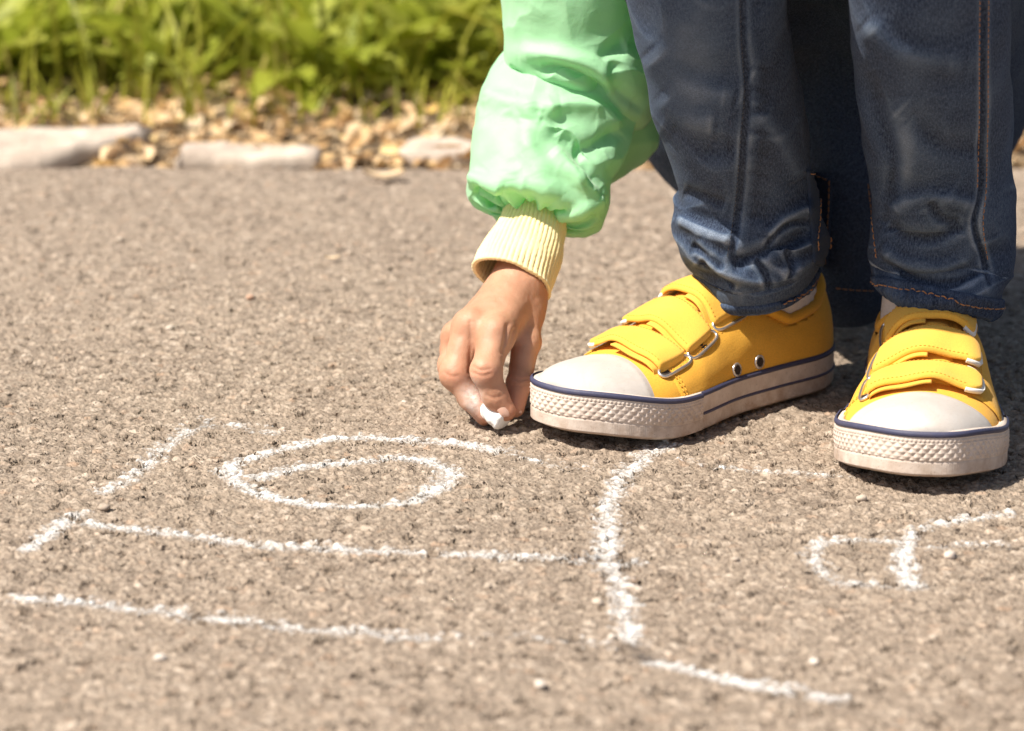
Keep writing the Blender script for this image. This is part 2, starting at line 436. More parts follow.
# the wide ground: soil strip and lawn to the horizon
xs2 = np.concatenate([widening(-1.6, -250, 40, 1)[::-1][:-1], np.arange(-1.6, 1.6, .02), widening(1.6, 250, 40, 1)])
ys2 = np.concatenate([np.array([-200., -60, -20, -8, 0, 1.2, 2.0]), np.arange(2.1, 4.5, .02), widening(4.5, 400, 40, 1)])
X2, Y2 = np.meshgrid(xs2, ys2)
z2 = -.035 + .030 * smooth(2.16, 2.28, Y2) + .02 * smooth(2.3, 2.9, Y2) + .008 * fbm(np.stack([X2 * 6, Y2 * 6, X2 * 0], -1), 9, 3) * (Y2 > 2.1) * (Y2 < 12)
tag(link('ground', np.stack([X2, Y2, z2], -1), gridf(len(ys2), len(xs2)), MT['soil']), kind='structure')
def verge_z(x, y):
    return -.035 + .030 * smooth(2.16, 2.28, y) + .02 * smooth(2.3, 2.9, y) + .008 * fbm(np.stack([x * 6, y * 6, x * 0], -1), 9, 3)

# ------------------------------------------------------------------ chalk strokes
# subset of the asphalt grid, so that both surfaces follow the same stones
ix0, ix1 = 59, 59 + int(1.02 / STEP); iy0 = 60
def stroke(polys, name, label, cat, group=None, wid=.0080, strength=1.0):
    GX, GY = X[iy0:, ix0:ix1], Yw[iy0:, ix0:ix1]
    cov = np.zeros(GX.shape)
    for poly, st in polys:
        g = np.array([gnd(a, b)[:2] for a, b in poly])
        g = cr(g, max(24, len(g) * 9))
        g = g + .0011 * np.stack([fbm(np.stack([g[:, 0] * 60, g[:, 1] * 60, g[:, 0] * 0 + k], -1), 11, 3) for k in (0, 5)], -1)
        lo, hi = g.min(0) - .02, g.max(0) + .02
        m = (GX > lo[0]) & (GX < hi[0]) & (GY > lo[1]) & (GY < hi[1])
        P = np.stack([GX[m], GY[m]], -1); best = np.full(len(P), 9.)
        for a, b in zip(g[:-1], g[1:]):
            ab = b - a; t = np.clip(((P - a) @ ab) / max(ab @ ab, 1e-12), 0, 1)
            best = np.minimum(best, np.linalg.norm(P - a - t[:, None] * ab, axis=1))
        w = wid * (1 + .25 * fbm(np.stack([P[:, 0] * 25, P[:, 1] * 25, P[:, 0] * 0], -1), 21, 2))
        c = np.clip(1 - best / (w * 1.25), 0, 1) ** .75 * st
        cc = cov[m]; cov[m] = np.maximum(cc, c)
    vm = cov > .001
    f = gridf(*GX.shape); keep = vm.reshape(-1)[f].any(1); f = f[keep]
    u, inv = np.unique(f, return_inverse=True)
    rr, c_ = u // GX.shape[1] + iy0, u % GX.shape[1] + ix0
    o = link(name, G[rr, c_], inv.reshape(-1, 4), MT['chalk_mark'], attr={'cover': cov.reshape(-1)[u]})
    return tag(o, label, cat, group)
GRP = 'white chalk strokes drawn on the asphalt'
stroke([([(207, 419), (196, 424), (180, 433), (163, 446), (147, 463), (128, 479), (104, 492)], .75)], 'chalk_line', 'short slanting chalk stroke above the corner of the two long chalk lines', 'chalk mark', GRP)
stroke([([(203, 423), (235, 424), (272, 430)], .62)], 'chalk_line', 'faint dotted chalk trace running toward the top of the chalk oval', 'chalk mark', GRP, .0075)
stroke([([(80, 513), (66, 519), (50, 532), (28, 548)], .9)], 'chalk_line', 'stubby chalk stroke crossing the start of the upper long chalk line', 'chalk mark', GRP)
stroke([([(72, 519), (110, 525), (150, 531), (195, 535), (240, 541), (290, 545), (330, 547), (380, 550), (420, 553), (470, 556), (520, 558), (575, 560), (632, 563)], .78)], 'chalk_line', 'upper of the two long chalk lines, ending at the upright chalk line', 'chalk mark', GRP)
stroke([([(28, 596), (60, 599), (90, 602), (130, 607), (160, 610), (200, 616), (240, 620), (285, 628), (320, 631), (370, 634), (428, 639)], .76), ([(425, 638), (470, 640), (520, 638)], .40)], 'chalk_line', 'lower of the two long chalk lines, fading out before the upright line', 'chalk mark', GRP)
stroke([([(515, 636), (545, 641), (580, 643), (620, 650), (640, 655)], .45)], 'chalk_line', 'faint chalk trace joining the foot of the upright chalk line', 'chalk mark', GRP, .008)
stroke([([(498, 450), (459, 444), (420, 440), (391, 438), (337, 438), (293, 446), (254, 456), (234, 466), (230, 474), (240, 484), (262, 493), (300, 503), (335, 506), (401, 504), (430, 494), (450, 475), (440, 464), (406, 459), (357, 462), (308, 466), (262, 477)], .9)], 'chalk_oval', 'wide chalk oval with a double loop drawn beside the hand', 'chalk mark', GRP)
stroke([([(500, 450), (525, 458), (548, 464), (582, 468)], .55)], 'chalk_line', 'broken chalk trace in the shadow under the hand and shoe toe', 'chalk mark', GRP, .009)
stroke([([(668, 444), (645, 455), (632, 468), (618, 485), (609, 512), (607, 535), (607, 556), (613, 574), (622, 600), (630, 632), (635, 656)], .85),
        ([(628, 632), (634, 650), (650, 662)], .95), ([(635, 656), (655, 663), (674, 668), (700, 675), (722, 681), (750, 686), (779, 692), (830, 700)], .95)], 'chalk_line', 'upright curving chalk line starting under the yellow shoe and bending at its foot', 'chalk mark', GRP)
stroke([([(685, 461), (719, 466), (764, 471), (799, 474), (842, 476)], .55)], 'chalk_line', 'faint dashed chalk line between the two shoes', 'chalk mark', GRP, .0075)
stroke([([(888, 539), (858, 538), (828, 540), (816, 548), (818, 562), (828, 574), (848, 582), (868, 583)], .72), ([(878, 585), (900, 585), (915, 583)], .5),
        ([(913, 530), (907, 540), (904, 555), (906, 570), (912, 584)], .95), ([(911, 532), (933, 524), (968, 518), (1010, 514)], .72),
        ([(930, 547), (968, 544), (1010, 544)], .6)], 'chalk_numeral', 'small chalk numeral with a round loop, in front of the shoe facing the camera', 'chalk mark', GRP, .0075)

# ------------------------------------------------------------------ pebbles
def pebble_mesh(r, seed):
    th = np.linspace(0, PI, 9)[:, None]; ph = (np.arange(14) * 2 * PI / 14)[None]
    P = np.stack([np.sin(th) * np.cos(ph), np.sin(th) * np.sin(ph), np.cos(th) + 0 * ph], -1)
    P = P * (1 + .28 * fbm(P * 1.7 + seed, 31, 2))[..., None] * np.array([1, .8, .62]) * r
    return P, gridf(9, 14, True)
pebs = [(104, 509, .0042, 'reddish pebble at the corner of the chalk drawing'), (622, 421, .0045, 'pale pebble in the shade under the shoe side'),
        (598, 606, .0040, 'white pebble lying beside the upright chalk line'), (612, 640, .0028, 'tiny stone near the foot of the upright chalk line'), (814, 664, .0032, 'small white pebble in front of the chalk numeral'),
        (862, 500, .0038, 'pinkish stone chip just in front of the shoe facing the camera'), (488, 590, .003, 'brown stone chip below the upper long chalk line'), (404, 402, .0022, 'small orange stone chip behind the chalk oval'),
        (950, 556, .0045, 'flat pale stone chip touching the chalk numeral'), (300, 590, .003, 'grey stone chip between the two long chalk lines'), (735, 560, .003, 'sand coloured chip beyond the upright chalk line'),
        (540, 690, .004, 'blurred pale chip nearest the camera by the chalk line'), (160, 660, .0038, 'blurred tan chip below the lower long chalk line'), (250, 300, .004, 'pale stone on bare asphalt behind the chalk oval'), (120, 240, .004, 'tan stone lying far behind the chalk drawing'),
        (170, 330, .004, 'light stone beyond the slanting chalk stroke'), (350, 255, .004, 'brownish stone near the sleeve on open asphalt')]
for k, (a, b, r, lb) in enumerate(pebs):
    r *= .72; P, f = pebble_mesh(r, k * 3.1); g = gnd(a, b)
    o = link('pebble', P, f, MT['pebble']); o.location = (g[0], g[1], ground_z(g[0], g[1]) + r * .30); o.rotation_euler.z = k * 1.3
    tag(o, lb, 'pebble', 'loose stone chips on the asphalt')

# ------------------------------------------------------------------ verge: slabs, leaves, grass
def stone_slab(x0, x1, y0, y1, th, tilt, label, seed, taper=.5):
    nx, ny = 60, 20
    u = np.linspace(0, 1, nx)[:, None]; v = np.linspace(0, 1, ny)[None]
    Px = x0 + (x1 - x0) * u + 0 * v; wdt = 1 - taper * u ** 2
    Py = y1 - (y1 - y0) * (1 - v) * wdt + .012 * fbm(np.stack([Px * 14, Px * 0, v + 0 * u], -1), seed, 3)
    Px = Px + .012 * fbm(np.stack([Py * 20, Py * 0 + 3, u + 0 * v], -1), seed + 4, 3) * ((u < .05) | (u > .95))
    ed = np.minimum(1, np.minimum(np.minimum(u, 1 - u) * 16, np.minimum(v, 1 - v) * 7)) ** .5
    zt = th * (ed * .85 + .15) * (1 - .35 * u) + .0040 * fbm(np.stack([Px * 45, Py * 45, 0 * Px], -1), seed + 8, 4) + tilt * (u - .5)
    top = np.stack([Px, Py, zt], -1); bot = np.stack([Px, Py, 0 * Px - .015], -1)
    mb = MB(); slab(mb, top - np.array([(x0 + x1) / 2, (y0 + y1) / 2, 0]), bot - np.array([(x0 + x1) / 2, (y0 + y1) / 2, 0]))
    o = build(mb, 'stone_slab', MT['stone']); o.location = ((x0 + x1) / 2, (y0 + y1) / 2, -.003)
    tag(o, label, 'stone slab', 'broken stone edging slabs along the verge')
def sx(px, Yd): return (px - CX) * pxm(Yd)
stone_slab(sx(-20, 2.26), sx(146, 2.26), 2.215, 2.34, .012, .003, 'larger pale slab tapering to a point among dry leaves', 41, .75)
stone_slab(sx(182, 2.26), sx(313, 2.24), 2.232, 2.285, .007, -.001, 'smaller flat slab with a shadowed front edge beside the asphalt', 47, .2)
stone_slab(sx(405, 2.3), sx(560, 2.3), 2.262, 2.32, .004, .0, 'buried slab half hidden by leaves behind the green sleeve', 53, .2)
stone_slab(sx(-260, 2.3), sx(-60, 2.3), 2.22, 2.33, .015, .0, 'pale slab beyond the edge of the tapering slab', 57, .2)

def leafs(mb, n, xr, yr, size, lift, seed, flat=.6, shape='leaf'):
    r = np.random.default_rng(seed)
    for k in range(n):
        x = r.uniform(*xr); y = yr[0] + (yr[1] - yr[0]) * r.beta(1.3, 1.6); L = r.uniform(*size); W = L * r.uniform(.3, .55)
        u = np.linspace(-1, 1, 6)[:, None]; v = np.linspace(-1, 1, 3)[None]
        w = (1 - abs(u) ** 2.2) ** .8 * (1 + .15 * np.sin(u * 9 + k)); c1, c2 = r.uniform(-.5, .9) * L, r.uniform(-.6, 1.2) * W
        P = np.stack([u * L * .5 + 0 * v, v * w * W * .5, c1 * u ** 2 * .4 + c2 * .5 * (v ** 2) * w], -1).reshape(-1, 3)
        a, b, c = r.uniform(0, 2 * PI), r.normal(0, flat), r.normal(0, flat * .7)
        Rz = np.array([[math.cos(a), -math.sin(a), 0], [math.sin(a), math.cos(a), 0], [0, 0, 1]])
        Rx = np.array([[1, 0, 0], [0, math.cos(b), -math.sin(b)], [0, math.sin(b), math.cos(b)]])
        Ry = np.array([[math.cos(c), 0, math.sin(c)], [0, 1, 0], [-math.sin(c), 0, math.cos(c)]])
        P = P @ (Rz @ Rx @ Ry).T
        z0 = float(verge_z(np.array(x), np.array(y))) if y > 2.2 else ground_z(x, y)
        P += np.array([x, y, z0 - P[:, 2].min() * .7 + r.uniform(0, lift)])
        mb.add(P, gridf(6, 3), r.uniform(0, 1))
mb = MB(); leafs(mb, 5200, (-1.1, 1.1), (2.235, 2.62), (.008, .023), .006, 3, .4)
leafs(mb, 420, (-1.1, 1.1), (2.20, 2.28), (.010, .026), .002, 4, .3)
tag(build(mb, 'leaf_litter', MT['litter'], attr=True), 'dry tan and orange fallen leaves heaped along the asphalt edge', 'leaf litter', kind='stuff')
for a, b, s, lb in [(384, 181, .030, 'single yellowish dry leaf lying alone on the asphalt'), (332, 262, .010, 'tiny dry leaf scrap on asphalt in front of the yellowish leaf')]:
    mb = MB(); g = gnd(a, b); u = np.linspace(-1, 1, 8)[:, None]; v = np.linspace(-1, 1, 4)[None]
    P = np.stack([u * s * .5 + 0 * v, v * s * .2 * (1 - u ** 2) ** .6, .12 * s * u ** 2 + .1 * s * v ** 2], -1)
    mb.add(P, gridf(8, 4), .82); o = build(mb, 'dry_leaf', MT['litter'], attr=True); o.location = (g[0], g[1], .0022); o.rotation_euler.z = .12
    tag(o, lb, 'leaf')

def blades(mb, n, xr, yr, hr, wr, seed, lean=.5, seg=5, tint=(0, .75)):
    r = np.random.default_rng(seed)
    x = r.uniform(*xr, n); y = yr[0] + (yr[1] - yr[0]) * r.random(n) ** 1.15
    h = r.uniform(*hr, n); w = r.uniform(*wr, n); a = r.uniform(0, 2 * PI, n); ln = np.abs(r.normal(0, lean, n)) + .05
    t = np.linspace(0, 1, seg)[None]; d = np.stack([np.cos(a), np.sin(a)], -1)
    off = (ln * h)[:, None] * t ** 2.0
    zz = h[:, None] * (t - .35 * np.clip(ln, 0, 1.2)[:, None] * t ** 2.4)
    z0 = verge_z(x, y)
    C = np.stack([x[:, None] + d[:, :1] * off, y[:, None] + d[:, 1:] * off, z0[:, None] + zz - .004], -1)
    b = a + PI / 2 + r.normal(0, .6, n)
    S = np.stack([np.cos(b), np.sin(b), 0 * b], -1)[:, None] * (w[:, None] * (.55 + .9 * t) * (1 - t ** 3) + .0003)[..., None] * .5
    V = np.stack([C - S, C + S], 2)                   # n, seg, 2, 3
    k = np.arange(n)[:, None] * seg * 2 + np.arange(seg - 1)[None] * 2
    f = np.stack([k, k + 1, k + 3, k + 2], -1).reshape(-1, 4)
    tn = r.uniform(*tint, n) * (r.random(n) > .07) + (r.random(n) < .06) * 1.
    mb.add(V, f, np.repeat(np.clip(tn, 0, 1), seg * 2))
mb = MB()
blades(mb, 6000, (-1.5, 1.5), (2.47, 3.5), (.05, .17), (.0025, .006), 11, .55)
blades(mb, 6000, (-2.3, 2.3), (3.3, 5.5), (.08, .24), (.003, .008), 12, .5, 4)
blades(mb, 900, (-1.2, 1.2), (2.38, 2.5), (.02, .07), (.002, .004), 13, .8)
blades(mb, 3500, (1.5, 6), (2.5, 5.5), (.08, .24), (.004, .008), 15, .5, 4)
blades(mb, 3500, (-6, -1.5), (2.5, 5.5), (.08, .24), (.004, .008), 16, .5, 4)
blades(mb, 9000, (-5, 5), (5.3, 11), (.12, .32), (.006, .014), 14, .5, 3)
tag(build(mb, 'grass', MT['grass'], attr=True), 'bright yellow green grass growing behind the strip of dry leaves', 'grass', kind='stuff')
mb = MB()
def weeds(n, xr, yr, L, seed):
    r = np.random.default_rng(seed)
    for k in range(n):
        x = r.uniform(*xr); y = r.uniform(*yr); z0 = float(verge_z(np.array(x), np.array(y)))
        for j in range(r.integers(4, 8)):
            l = r.uniform(*L); a = r.uniform(0, 2 * PI); el = r.uniform(.35, 1.25); wd = l * r.uniform(.18, .34)
            u = np.linspace(0, 1, 9)[:, None]; v = np.linspace(-1, 1, 3)[None]
            w = np.sin(PI * np.clip(u, 0, 1) ** 1.5) ** .8 * wd * .5 * (1 + .25 * np.sin(u * 26 + k))
            th = el - u * r.uniform(.3, 1.0); rr = np.cumsum(np.cos(th) * l / 9, 0); zz = np.cumsum(np.sin(th) * l / 9, 0)
            px_ = rr * math.cos(a) - v * w * math.sin(a); py_ = rr * math.sin(a) + v * w * math.cos(a)
            mb.add(np.stack([x + px_, y + py_, z0 + zz + abs(v) * w * .5], -1), gridf(9, 3), r.uniform(0, 1))
weeds(560, (-1.0, 1.0), (2.50, 3.0), (.06, .13), 21); weeds(420, (-1.5, 1.5), (3.0, 4.2), (.10, .19), 22)
tag(build(mb, 'weeds', MT['weed'], attr=True), 'broad leafed light green weeds mixed into the grass', 'weeds', kind='stuff')

# ------------------------------------------------------------------ person root comes from the body mesh (made last); use a list of children
PARTS = []
def part(o, parent=None):
    if parent is None: PARTS.append(o)
    else: o.parent = parent
    return o

# ------------------------------------------------------------------ shoe
OUT = np.array([(0, 0), (.004, .017), (.022, .0275), (.06, .0275), (.092, .0285), (.125, .035), (.150, .0365), (.172, .028), (.187, .012), (.1905, -.004),
                (.186, -.020), (.168, -.033), (.145, -.0395), (.115, -.0385), (.07, -.0325), (.025, -.0285), (.004, -.017)])
def outline(n):
    c = cr(OUT, 1200, True); d = np.r_[0, np.cumsum(np.linalg.norm(np.diff(np.r_[c, c[:1]], axis=0), axis=1))]
    s = np.linspace(0, d[-1], n, endpoint=False); cc = np.r_[c, c[:1]]
    return np.stack([np.interp(s, d, cc[:, k]) for k in (0, 1)], -1), s, d[-1]
_o, _, _ = outline(1000)
def _side(sgn):
    i = np.argmax(_o[:, 0]); j = np.argmin(_o[:, 0])
    r1 = np.roll(_o, -j, 0); k = (i - j) % len(_o)
    s1, s2 = r1[:k + 1], np.r_[r1[k:], r1[:1]]
    a = s1 if s1[:, 1].mean() > 0 else s2; b = s2 if a is s1 else s1
    q = a if sgn > 0 else b
    o = np.argsort(q[:, 0]); return q[o]
_m, _l = _side(1), _side(-1)
XL0, XL1 = _o[:, 0].min(), _o[:, 0].max()
ym = lambda x: np.interp(x, _m[:, 0], _m[:, 1]); yl = lambda x: np.interp(x, _l[:, 0], _l[:, 1])
Hs = smo([-.001, .010, .03, .055, .072, .085, .100, .114, .128, .142, .155, .168, .178, .186, .1895, .1905], [.030, .034, .033, .036, .0415, .0395, .0335, .0270, .0212, .0174, .0146, .0126, .0103, .0070, .0040, .0])
FOX = .0205
spring = lambda x: .0065 * smooth(.135, .192, x) ** 1.3 + .0015 * smooth(.03, 0, x)
def dome(x, phi, off=0.):
    x = np.asarray(x, float); phi = np.asarray(phi, float)
    def raw(x, phi):
        xx = np.clip(x, XL0 + 1e-5, XL1 - 1e-5)
        a, b = ym(xx), yl(xx); c = (a + b) / 2; w = (a - b) / 2 - .0012 * smooth(XL0, .01, xx) * smooth(XL1, .17, xx)
        ct, st = np.cos(phi), np.sin(phi)
        e = .78
        y = c + w * np.sign(ct) * abs(ct) ** (1.0) * (1 - .16 * np.clip(st, 0, 1) ** 1.2 * smooth(.06, .10, xx))
        z = FOX - .004 + (Hs(np.clip(x, -.001, XL1)) + .004) * np.clip(st, 0, 1) ** e + spring(xx)
        y = y + .0025 * np.clip(st, 0, 1) * smooth(.10, .06, xx) * 0
        return np.stack([xx + 0 * phi, y, z], -1)
    P = raw(x, phi)
    if np.any(off):
        h = 1e-4
        du = raw(np.clip(x + h, XL0, XL1 - 2e-5), phi) - raw(np.clip(x - h, XL0 + 2e-5, XL1), phi); dv = raw(x, np.clip(phi + .01, .0, PI)) - raw(x, np.clip(phi - .01, 0, PI))
        n = np.cross(dv, du); n /= np.maximum(np.linalg.norm(n, axis=-1, keepdims=True), 1e-12)
        n = n * np.where((n * (P - np.stack([np.clip(P[..., 0], .03, .15), 0 * P[..., 0] - .003, 0 * P[..., 0] + .015], -1))).sum(-1) < 0, -1, 1)[..., None]
        P = P + n * np.asarray(off)[..., None]
    return P
def dn(x, phi):
    return dome(x, phi, 1e-3) - dome(x, phi) 
def frame(x, p):
    c = dome(np.array([x]), np.array([p]))[0]; n = dome(np.array([x]), np.array([p]), np.array([1e-3]))[0] - c; n /= np.linalg.norm(n)
    t = dome(np.array([x + .003]), np.array([p]))[0] - dome(np.array([x - .003]), np.array([p]))[0]; t -= n * (t @ n); t /= np.linalg.norm(t)
    return c, n, t, np.cross(n, t)
def make_shoe(mirror, yaw, loc, label):
    mir = np.array([1, -1 if mirror else 1, 1.])
    R = np.array([[math.cos(yaw), -math.sin(yaw), 0], [math.sin(yaw), math.cos(yaw), 0], [0, 0, 1]])
    def fin(mb, name, mat, parent=None, sm=True):
        mb.v = [v * mir for v in mb.v]
        if mirror: mb.f = [f[:, ::-1] for f in mb.f]
        return build(mb, name, mat, parent, sm)
    # upper
    xq = np.concatenate([XL0 + .012 * (np.linspace(0, 1, 22) ** 2)[:-1], np.linspace(XL0 + .012, .176, 150)[:-1], XL1 - (XL1 - .176) * (np.linspace(1, 0, 26) ** 2)])
    ph = np.linspace(0, PI, 90)
    Xg, Pg = np.meshgrid(xq, ph, indexing='ij')
    wr = .0007 * fbm(np.stack([Xg * 70, Pg * 2.2, 0 * Xg], -1), 61, 3) * smooth(.15, .12, Xg)
    Vd = dome(Xg, Pg, wr)
    yc = (ym(np.clip(Xg, XL0, XL1)) + yl(np.clip(Xg, XL0, XL1))) / 2
    op = (((Vd[..., 0] - .040) / .037) ** 2 + ((Vd[..., 1] - yc) / .0235) ** 2 < 1) & (Vd[..., 2] > .040)
    f = gridf(*Xg.shape); f = f[~op.reshape(-1)[f].all(1)]
    mb = MB(); mb.add(Vd, f)
    up = fin(mb, 'sneaker', MT['canvas'])
    up['label'] = label
    # sole foxing band
    n = 900; o2, s, Lp = outline(n)
    T = np.roll(o2, -1, 0) - np.roll(o2, 1, 0); T /= np.linalg.norm(T, axis=1, keepdims=True); N2 = np.stack([T[:, 1], -T[:, 0]], -1)
    if (N2 * (o2 - o2.mean(0))).sum() < 0: N2 = -N2
    x2 = o2[:, 0]
    zz = np.concatenate([[0, .0006, .0014], np.linspace(.0025, FOX - .0006, 60), [FOX - .0001, FOX + .0004, FOX + .0002, FOX - .002]])
    bm = smooth(.1270, .1275, x2)                                   # bumper zone
    prof = np.concatenate([[-.006, -.0015, 0], np.full(60, .0008), [.0003, -.0006, -.002, -.003]])
    off = prof[None, :] + 0 * x2[:, None]
    inb = ((zz > .002) & (zz < FOX - .0004))[None]
    off = off + bm[:, None] * .0015 * inb
    a = s[:, None] / .0042; b = zz[None] / .0040
    dia = np.clip(1.25 - 2.2 * np.maximum(abs(((a + b) % 1) - .5), abs(((a - b) % 1) - .5)) , 0, 1)
    zl = ((zz > .0085) & (zz < FOX - .0042))[None]
    off = off + bm[:, None] * zl * .0011 * dia * (.75 + .35 * fbm(np.stack([s[:, None] * 150 + 0 * zz[None], 0 * s[:, None] + zz[None] * 150, 0 * s[:, None] + 0 * zz[None]], -1), 67, 2))
    rib = .5 + .5 * np.cos(s[:, None] / .0011 * 2 * PI)
    off = off + bm[:, None] * ((zz > .0015) & (zz < .0078))[None] * .0004 * rib
    off = off + bm[:, None] * ((zz > FOX - .004) & (zz < FOX - .0028))[None] * .0006 * (.5 + .5 * np.cos(s[:, None] / .0019 * 2 * PI))
    zsc = 1 + .10 * smooth(.12, .18, x2)[:, None]
    V = np.stack([o2[:, None, 0] + N2[:, None, 0] * off, o2[:, None, 1] + N2[:, None, 1] * off, zz[None] * zsc + spring(x2)[:, None]], -1)
    V = np.concatenate([V, V[:1]], 0)[::-1]
    mb = MB(); mb.add(V, gridf(*V.shape[:2]))
    # bottom and insole
    ins = np.stack([o2[:, 0] * .96 + .004, o2[:, 1] * .8, spring(x2) + .0004], -1)
    base = np.stack([V[::-1][:-1, 0, 0], V[::-1][:-1, 0, 1], V[::-1][:-1, 0, 2]], -1); cen = np.stack([x2, 0 * x2 - .002, spring(x2) + .001], -1)
    g2 = np.stack([base, base * .5 + cen * .5, cen], 0); g2 = np.concatenate([g2, g2[:, :1]], 1)
    mb.add(g2, gridf(*g2.shape[:2]))
    fin(mb, 'sole', MT['rubber'], up)
    # navy stripes
    def stripe(z0, z1, x_lo, x_hi, extra, name='stripe'):
        m = (x2 >= x_lo) & (x2 <= x_hi)
        q = np.linspace(z0, z1, 6); pr = np.array([-.0006, .0005, .0007, .0007, .0005, -.0006]) + .0008 + extra
        runs = []
        if m.all(): runs = [np.r_[np.arange(n), 0]]
        else:
            st = np.argmax(~m); idx = (np.arange(n) + st) % n; mm = m[idx]; cur = []
            for i, k in zip(idx, mm):
                if k: cur.append(i)
                elif cur: runs.append(np.array(cur)); cur = []
            if cur: runs.append(np.array(cur))
        for r_ in runs:
            bmp = bm[r_][:, None] * .0015; of = pr[None] + bmp
            P = np.stack([o2[r_, None, 0] + N2[r_, None, 0] * of, o2[r_, None, 1] + N2[r_, None, 1] * of, q[None] * zsc[r_] + spring(x2[r_])[:, None]], -1)
            if len(r_) > 8:
                mb = MB(); mb.add(P, gridf(*P.shape[:2])); fin(mb, name, MT['navy'], up)
    stripe(FOX - .0023, FOX + .0006, -1, 1, .0)
    stripe(.0088, .0108, -1, .1262, .0)
    # toe cap
    edge_x = lambda p: .1570 - .0085 * np.sin(p) ** 2
    P_ = np.linspace(0.0, PI, 100); U = np.linspace(0, 1, 60)
    Pg2, Ug = np.meshgrid(P_, U, indexing='xy')
    e = edge_x(Pg2); Xc = e + (XL1 - 1e-5 - e) * (1 - (1 - Ug) ** 2)
    thick = .0009 * smooth(0, .05, Ug)
    top = dome(Xc, Pg2, thick + .00008)
    mb = MB(); mb.add(top[:, ::-1], gridf(60, 100)); fin(mb, 'toe_cap', MT['toe'], up)
    # quarter panels on both sides with a raised edge and double stitching
    st = MB()
    for sd in (0, 1):
        u = np.linspace(0, 1, 140)[:, None]; v = np.linspace(0, 1, 24)[None]
        xx = .004 + (.1405 - .004) * u + 0 * v
        pmax = np.radians(66) - np.radians(20) * smooth(.128, .1405, xx)
        pm = pmax * v; vv = np.minimum(np.minimum(1, (1 - v) * 10), (1 - u) * 40)
        pp = pm if sd == 0 else PI - pm
        top = dome(xx, pp, .0009 * np.clip(vv, 0, 1) ** .6 + .0003 + .0006 * fbm(np.stack([xx * 60, pp * 3, 0 * xx], -1), 66, 2) * (v > .1))
        okr = ~((((top[..., 0] - .040) / .038) ** 2 + ((top[..., 1]) / .0240) ** 2 < 1) & (top[..., 2] > .040))
        f = gridf(140, 24); f = f[okr.reshape(-1)[f].all(1)]
        mb = MB(); mb.add(top, f if sd else f[:, ::-1]); fin(mb, 'side_panel', MT['canvas'], up)
        for kk, dd in ((.93, 0), (.87, 0)):
            xl = np.linspace(.075 if sd == 0 else .075, .136 if kk > .9 else .134, 60); pl = (np.radians(66) - np.radians(20) * smooth(.128, .1405, xl)) * kk * .62
            pl = pl if sd == 0 else PI - pl
            stitches(st, dome(xl, pl, .0011), dn(xl, pl) * 1e3, .0016, .0009, .00022, .0)
        for kk in (.1385, .1365):
            pl = np.linspace(.04, np.radians(44), 30); pl = pl if sd == 0 else PI - pl; xl = pl * 0 + kk
            stitches(st, dome(xl, pl, .0010), dn(xl, pl) * 1e3, .0016, .0009, .00022, .0)
    fin(st, 'stitching', MT['thread_yellow'], up)
    # collar and heel strip
    th = np.linspace(0, 2 * PI, 90, endpoint=False)
    cx_ = .0395 + .0375 * np.cos(th); cyy = .0228 * np.sin(th) - .001
    cz = np.interp(cx_, [.002, .02, .045, .077], [.0560, .0450, .0415, .0580])
    mb = MB(); tube(mb, np.stack([cx_, cyy, cz], -1), .0031, 10, True); fin(mb, 'collar', MT['canvas'], up)
    zz_ = np.linspace(FOX + .001, .055, 20); mb = MB()
    gx = np.linspace(-1, 1, 9)[None]; hs = np.stack([.0012 * abs(gx) * 3 + 0 * zz_[:, None] - .0012 - .001 * np.sin((zz_[:, None] - .02) * 60), gx * .006 + 0 * zz_[:, None], zz_[:, None] + 0 * gx], -1)
    slab(mb, hs, hs + np.array([.002, 0, 0])); fin(mb, 'heel_strip', MT['canvas'], up)
    # tongue under the straps
    u = np.linspace(0, 1, 60)[:, None]; v = np.linspace(-1, 1, 24)[None]
    xx = .138 - .056 * u + 0 * v; pp = PI / 2 + v * .42
    top = dome(xx, pp, .0016 * (1 - v ** 6) + .0010 * np.sin(u * 20)); mb = MB(); slab(mb, top, dome(xx, pp, -.001 + 0 * xx)); fin(mb, 'tongue', MT['canvas'], up)
    # straps
    for i, (xc, hw, p0, p1, skew) in enumerate([(.1345, .0106, 37, 140, -.002), (.1110, .0110, 37, 138, -.003), (.0865, .0108, 40, 134, -.003)]):
        nu, nv = 90, 30
        u = np.linspace(0, 1, nu)[:, None]; v = np.linspace(-1, 1, nv)[None]
        def surf(u, v, wid, offs, ext=0.):  # noqa
            er = np.sqrt(np.clip(1 - (np.clip((u - .86) / (.14 + ext), 0, 1)) ** 2.6, 0, 1)); er0 = 1 - .08 * smooth(.12, 0, u)
            xx = xc + skew * u + v * hw * wid * er * er0 + .0012 * np.sin(u * 4 + i)
            pp = np.radians(p0) + np.radians(p1 - p0) * u + 0 * v
            lift = .0030 * np.sin(PI * np.clip(u * 1.0, 0, 1)) ** .7 + .0022 * smooth(.7, 1, u) + .0016 * v * np.sin(PI * np.clip(u, 0, 1)) + .0005 * np.sin(u * 13 + 2 * i) * (1 + v)
            return dome(xx, pp, offs + lift)
        ro = np.clip(1 - abs(v) ** 9, 0, 1) ** .5 * np.clip((1 - u) * 40, 0, 1) ** .5
        top = surf(u, v, 1., .0012 + .0022 * ro); bot = surf(u, v, 1., .0004 + 0 * ro)
        # the near end dives into the slot
        dv_ = smooth(.070, 0, u)[..., None]
        nn = dn(xc + 0 * u + 0 * v, np.radians(p0) + 0 * u + 0 * v) * 1e3
        top = top - nn * dv_ * .0050; bot = bot - nn * dv_ * .0040
        mb = MB(); slab(mb, top, bot)
        stp = fin(mb, 'strap', MT['strap'], up)
        sm_ = MB()
